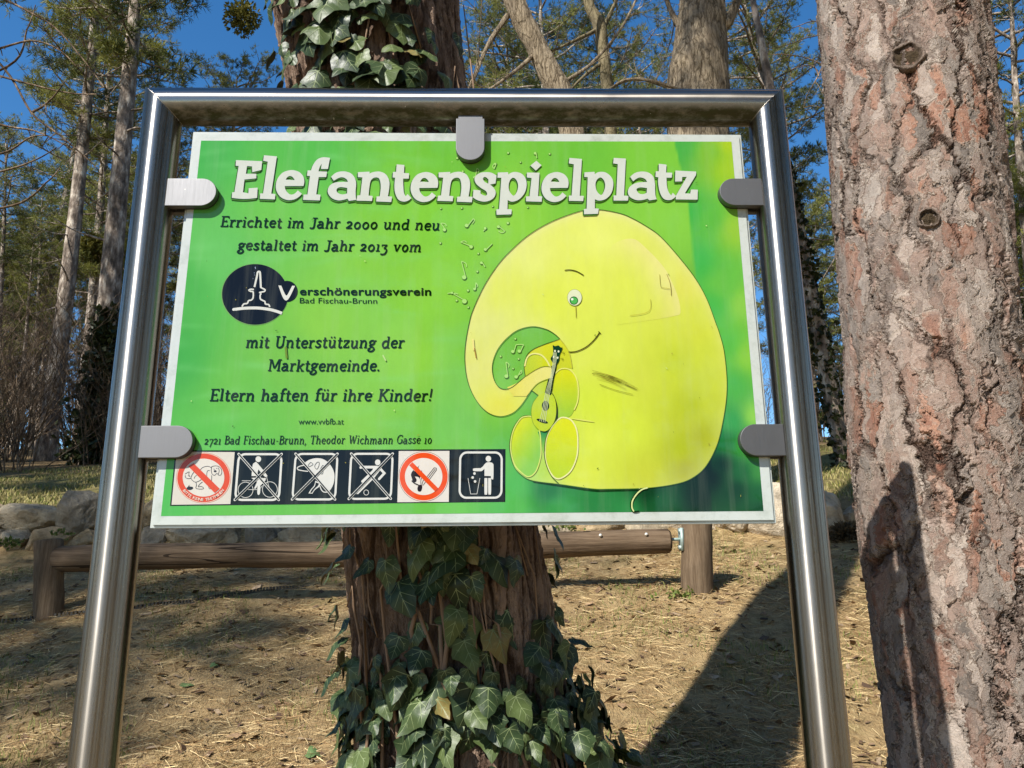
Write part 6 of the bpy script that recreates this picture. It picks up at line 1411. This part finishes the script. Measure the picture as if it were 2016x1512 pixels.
# ------------------------------------------------------------------ litter, grass, small things on the slope
rs = np.random.RandomState(12)
def scatter(n, x0, x1, y0, y1, fn=None):
    X = rs.uniform(x0, x1, n); Y = y0+(y1-y0)*rs.uniform(0, 1, n)**1.25
    if fn is not None: k = fn(X, Y); X, Y = X[k], Y[k]
    Z = np.array([gz(x, y) for x, y in zip(X, Y)]); return X, Y, Z
def clumps(X, Y, sc, seed, thr): return np.array([noise.noise(Vector((x*sc, y*sc, seed))) > thr for x, y in zip(X, Y)])
n = 110000; X, Y, Z = scatter(n, -3.4, 3.2, 1.2, 5.0, lambda X, Y: np.array([noise.noise(Vector((x*1.9, y*1.9, 11)))+.8*noise.noise(Vector((x*6, y*6, 3))) > v for x, y, v in zip(X, Y, rs.normal(-.05, .35, len(X)))])); a = rs.uniform(0, 6.28, len(X)); L = rs.uniform(.035, .095, len(X)); ti = rs.normal(.04, .12, len(X)); wd = rs.uniform(.0005, .0011, len(X))
c_, s_ = np.cos(a), np.sin(a); sl = np.interp(Y+.02, GY, GZ)-np.interp(Y-.02, GY, GZ); sl /= .04
h0 = rs.uniform(.002, .014, len(X)); dz = s_*sl*L
p0 = np.stack([X, Y, Z+h0], 1); p1 = np.stack([X+c_*L, Y+s_*L, Z+dz+h0+np.abs(ti)*L], 1); mid = (p0+p1)/2+np.stack([-s_*L*rs.normal(0, .035, len(X)), c_*L*.02, L*.01], 1); nr = np.stack([-s_, c_, np.zeros_like(c_)], 1)*wd[:, None]
nr2 = nr*.6+np.stack([0*c_, 0*c_, wd*.8], 1)
V = np.stack([p0-nr2, p0+nr2, mid+nr2, mid-nr2, p1+nr2*.5, p1-nr2*.5], 1).reshape(-1, 3); i0 = np.arange(len(X))*6
F = np.concatenate([np.stack([i0, i0+1, i0+2, i0+3], 1), np.stack([i0+3, i0+2, i0+4, i0+5], 1)])
tn = rs.uniform(0, 1, len(X)); pal = np.array([(0.25, 0.145, 0.065), (0.50, 0.35, 0.165), (0.66, 0.51, 0.27), (0.36, 0.24, 0.115)]); T = np.repeat(pal[rs.randint(0, 4, len(X))]*(.7+.5*tn[:, None]), 6, 0)
m, t, b = mat('dry_litter', 0.85, spec=0.2); g = NG(t); g.l(g.attr(), b.inputs['Base Color']); M_LIT = m
o_ = link('needle_litter', np_mesh('needle_litter', V, F, T), [M_LIT]); tag(o_, 'dry tan pine needles strewn over the slope', 'needle litter', kind='stuff')
n = 9000; X, Y, Z = scatter(n, -3.2, 3.0, 1.25, 4.8); q = len(X); a = rs.uniform(0, 6.28, q); L = rs.uniform(.004, .016, q)*rs.choice([1, 1, 1, 2.0], q); W2 = L*rs.uniform(.25, .8, q)
ux = np.stack([np.cos(a), np.sin(a), rs.normal(.2, .25, q)], 1)*L[:, None]; vx = np.stack([-np.sin(a), np.cos(a), rs.normal(0, .3, q)], 1)*W2[:, None]; c0 = np.stack([X, Y, Z+.007], 1)
V = np.stack([c0-ux-vx*.6, c0+ux*.7-vx, c0+ux+vx*.5, c0-ux*.6+vx], 1).reshape(-1, 3); F = np.arange(len(V)).reshape(-1, 4); pal = np.array([(.09, .055, .035), (.16, .10, .06), (.26, .17, .10), (.34, .25, .16)])
o_ = link('bark_crumbs', np_mesh('bark_crumbs', V, F, np.repeat(pal[rs.randint(0, 4, q)]*rs.uniform(.7, 1.3, (q, 1)), 4, 0)), [M_LIT]); tag(o_, 'brown bark flakes and crumbs scattered over the slope', 'litter', kind='stuff')
def blades(n, region, hgt, pal, seed, thr, sc, name, lab, wd=.0022):
    X, Y, Z = scatter(n, *region); k = clumps(X, Y, sc, seed, thr); X, Y, Z = X[k], Y[k], Z[k]; q = len(X)
    a = rs.uniform(0, 6.28, q); h = hgt*rs.uniform(.35, 1.1, q); ln_ = rs.uniform(.2, .9, q)*h; w_ = wd*rs.uniform(.7, 1.4, q)
    p0 = np.stack([X, Y, Z-.004], 1); d = np.stack([np.cos(a), np.sin(a), 0*a], 1); mid = p0+d*ln_[:, None]*.35; mid[:, 2] += h*.65; tip = p0+d*ln_[:, None]; tip[:, 2] += h
    b2 = rs.uniform(0, 6.28, q); nr = np.stack([np.cos(b2), np.sin(b2), 0*b2], 1)*w_[:, None]
    V = np.stack([p0-nr, p0+nr, mid+nr*.8, mid-nr*.8, tip], 1).reshape(-1, 3); i0 = np.arange(q)*5
    F = np.concatenate([np.stack([i0, i0+1, i0+2], 1), np.stack([i0, i0+2, i0+3], 1), np.stack([i0+3, i0+2, i0+4], 1)])
    T = np.repeat(np.array(pal)[rs.randint(0, len(pal), q)]*rs.uniform(.7, 1.3, (q, 1)), 5, 0)
    o_ = link(name, np_mesh(name, V, F, T), [M_LIT]); tag(o_, lab, 'grass', kind='stuff')
GREENS = [(0.10, 0.15, 0.03), (0.15, 0.19, 0.045), (0.22, 0.23, 0.07), (0.30, 0.26, 0.11)]
blades(42000, (-3.4, 3.2, 1.2, 5.0), .038, GREENS, 2.0, .06, 1.6, 'short_grass', 'short sparse green grass on the needle strewn slope', .0016)
blades(7000, (-3.4, 3.2, 1.2, 4.6), .022, [(0.42, 0.33, 0.17), (0.33, 0.25, 0.12), (0.5, 0.42, 0.24)], 7.0, -.15, 1.3, 'dry_grass', 'dry straw coloured grass on the slope', .0013)
blades(60000, (-9, 8, 4.9, 11.5), .06, [(0.13, 0.15, 0.035), (0.22, 0.20, 0.06), (0.34, 0.29, 0.13), (0.28, 0.24, 0.10)], 4.0, -.25, .8, 'bank_grass', 'mossy yellow green grass on the bank above the boulders', .005)
# a few fallen leaves and cones of bark
M_FL, t, b = mat('fallen_leaf', 0.7, 0, (0.10, 0.16, 0.05)); M_FB, _, _ = mat('fallen_brown_leaf', 0.8, 0, (0.30, 0.19, 0.10))
for px, py, sz, mm, lab in ((357, 1356, .05, M_FL, 'green ivy leaf lying on the slope left of the trunk'), (426, 1313, .05, M_FL, 'small pale green leaf lying in dry grass'), (545, 1390, .06, M_FB, 'curled brown leaf on the slope beside the trunk'), (470, 1455, .05, M_FB, 'tan leaf lying at the bottom left of the slope'), (1440, 1308, .05, M_FB, 'brown leaf beside the edge of the big shadow'), (1225, 1395, .045, M_FB, 'brown leaf right of the ivy'), (620, 1498, .08, M_FL, 'dark green ivy leaf at the lower edge of the photo')):
    p = ground_hit(px, py)
    mb = MB(); V, F, mi = PROTO[int(px) % 14]; a = px*.7; ca, sa = math.cos(a), math.sin(a); Vv = V*sz; Vv = np.stack([Vv[:, 0]*ca-Vv[:, 1]*sa, Vv[:, 0]*sa+Vv[:, 1]*ca, Vv[:, 2]*.6+.02], 1); mb.add(Vv, [f for f, k in zip(F, mi)])
    o_ = mb.build('fallen_leaf', [mm], None, None, tuple(p)); o_.rotation_euler = (R(12), R(6), 0); tag(o_, lab, 'leaf')
# plastic lawn edging that crosses the slope at left
m_, _, _ = mat('dark_plastic_edging', 0.7, 0, (0.055, 0.05, 0.042)); mb = MB(); pth = []
for px, py in ((-60, 1240), (0, 1231), (100, 1222), (200, 1213), (300, 1199), (380, 1190), (440, 1179), (520, 1168), (600, 1160)):
    p = ground_hit(px, py); pth.append(p)
pth = np.array(pth); tt = np.linspace(0, len(pth)-1, 200); PX = np.stack([np.interp(tt, np.arange(len(pth)), pth[:, k]) for k in range(3)], 1)
for i in range(199):
    a, b_ = PX[i], PX[i+1]
    for p in (a, b_): p[2] = gz(p[0], p[1])
    h = .022 if i % 2 else .008
    mb.add([a+(0, 0, -.01), b_+(0, 0, -.01), b_+(0, 0, h), a+(0, 0, h), a+(0, .02, -.01), b_+(0, .02, -.01), b_+(0, .02, h), a+(0, .02, h)], [(0, 1, 2, 3), (3, 2, 6, 7), (5, 4, 7, 6), (0, 3, 7, 4), (1, 5, 6, 2)])
o_ = mb.build('lawn_edging', [m_]); tag(o_, 'dark toothed lawn edging strip crossing the slope at the left', 'edging')
# low green plants tucked into the wall
for px, py, n, lab in ((18, 1068, 60, 'small leafy weed between the boulders at far left'), (118, 1050, 24, 'little green weed in a joint of the boulder wall'), (1118, 1040, 40, 'green weed on top of the wall right of the trunk'), (1335, 1132, 46, 'straggly weed at the foot of the right log post')):
    p = at(px, py, WY-.28) if py < 1100 else np.array([*at(px, 1136, YF-.12)]);
    if py > 1100: p[2] = gz(p[0], p[1])
    Dd = rs.normal(0, 1, (n, 3)); Dd[:, 2] = np.abs(Dd[:, 2])+.4; V, F, T = tufts(rs.normal(0, .03, (n, 3))*np.array([1.6, .6, .6]), Dd, rs, 3, .03, .007, .6)
    o_ = link('weed', np_mesh('weed', V, F, T), [foliage_mat('weed_leaves', (0.07, 0.11, 0.02), (0.22, 0.27, 0.06))], None, tuple(p)); tag(o_, lab, 'weed')
# the round brown bush beside the big pale boulder
n = 900; v = rs.normal(0, 1, (n, 3)); v /= np.linalg.norm(v, axis=1, keepdims=True); p = at(1668, 1040, 4.3); p[2] = gz(p[0], 4.3)+.03
V, F, T = tufts(v*np.array([.13, .10, .085])*rs.uniform(.5, 1, (n, 1)), v, rs, 3, .05, .006, .6)
o_ = link('dry_bush', np_mesh('dry_bush', V, F, T), [foliage_mat('dry_bush_leaves', (0.05, 0.035, 0.02), (0.20, 0.14, 0.08))], None, tuple(p)); tag(o_, 'small round brown bush beside the big white boulder', 'bush')
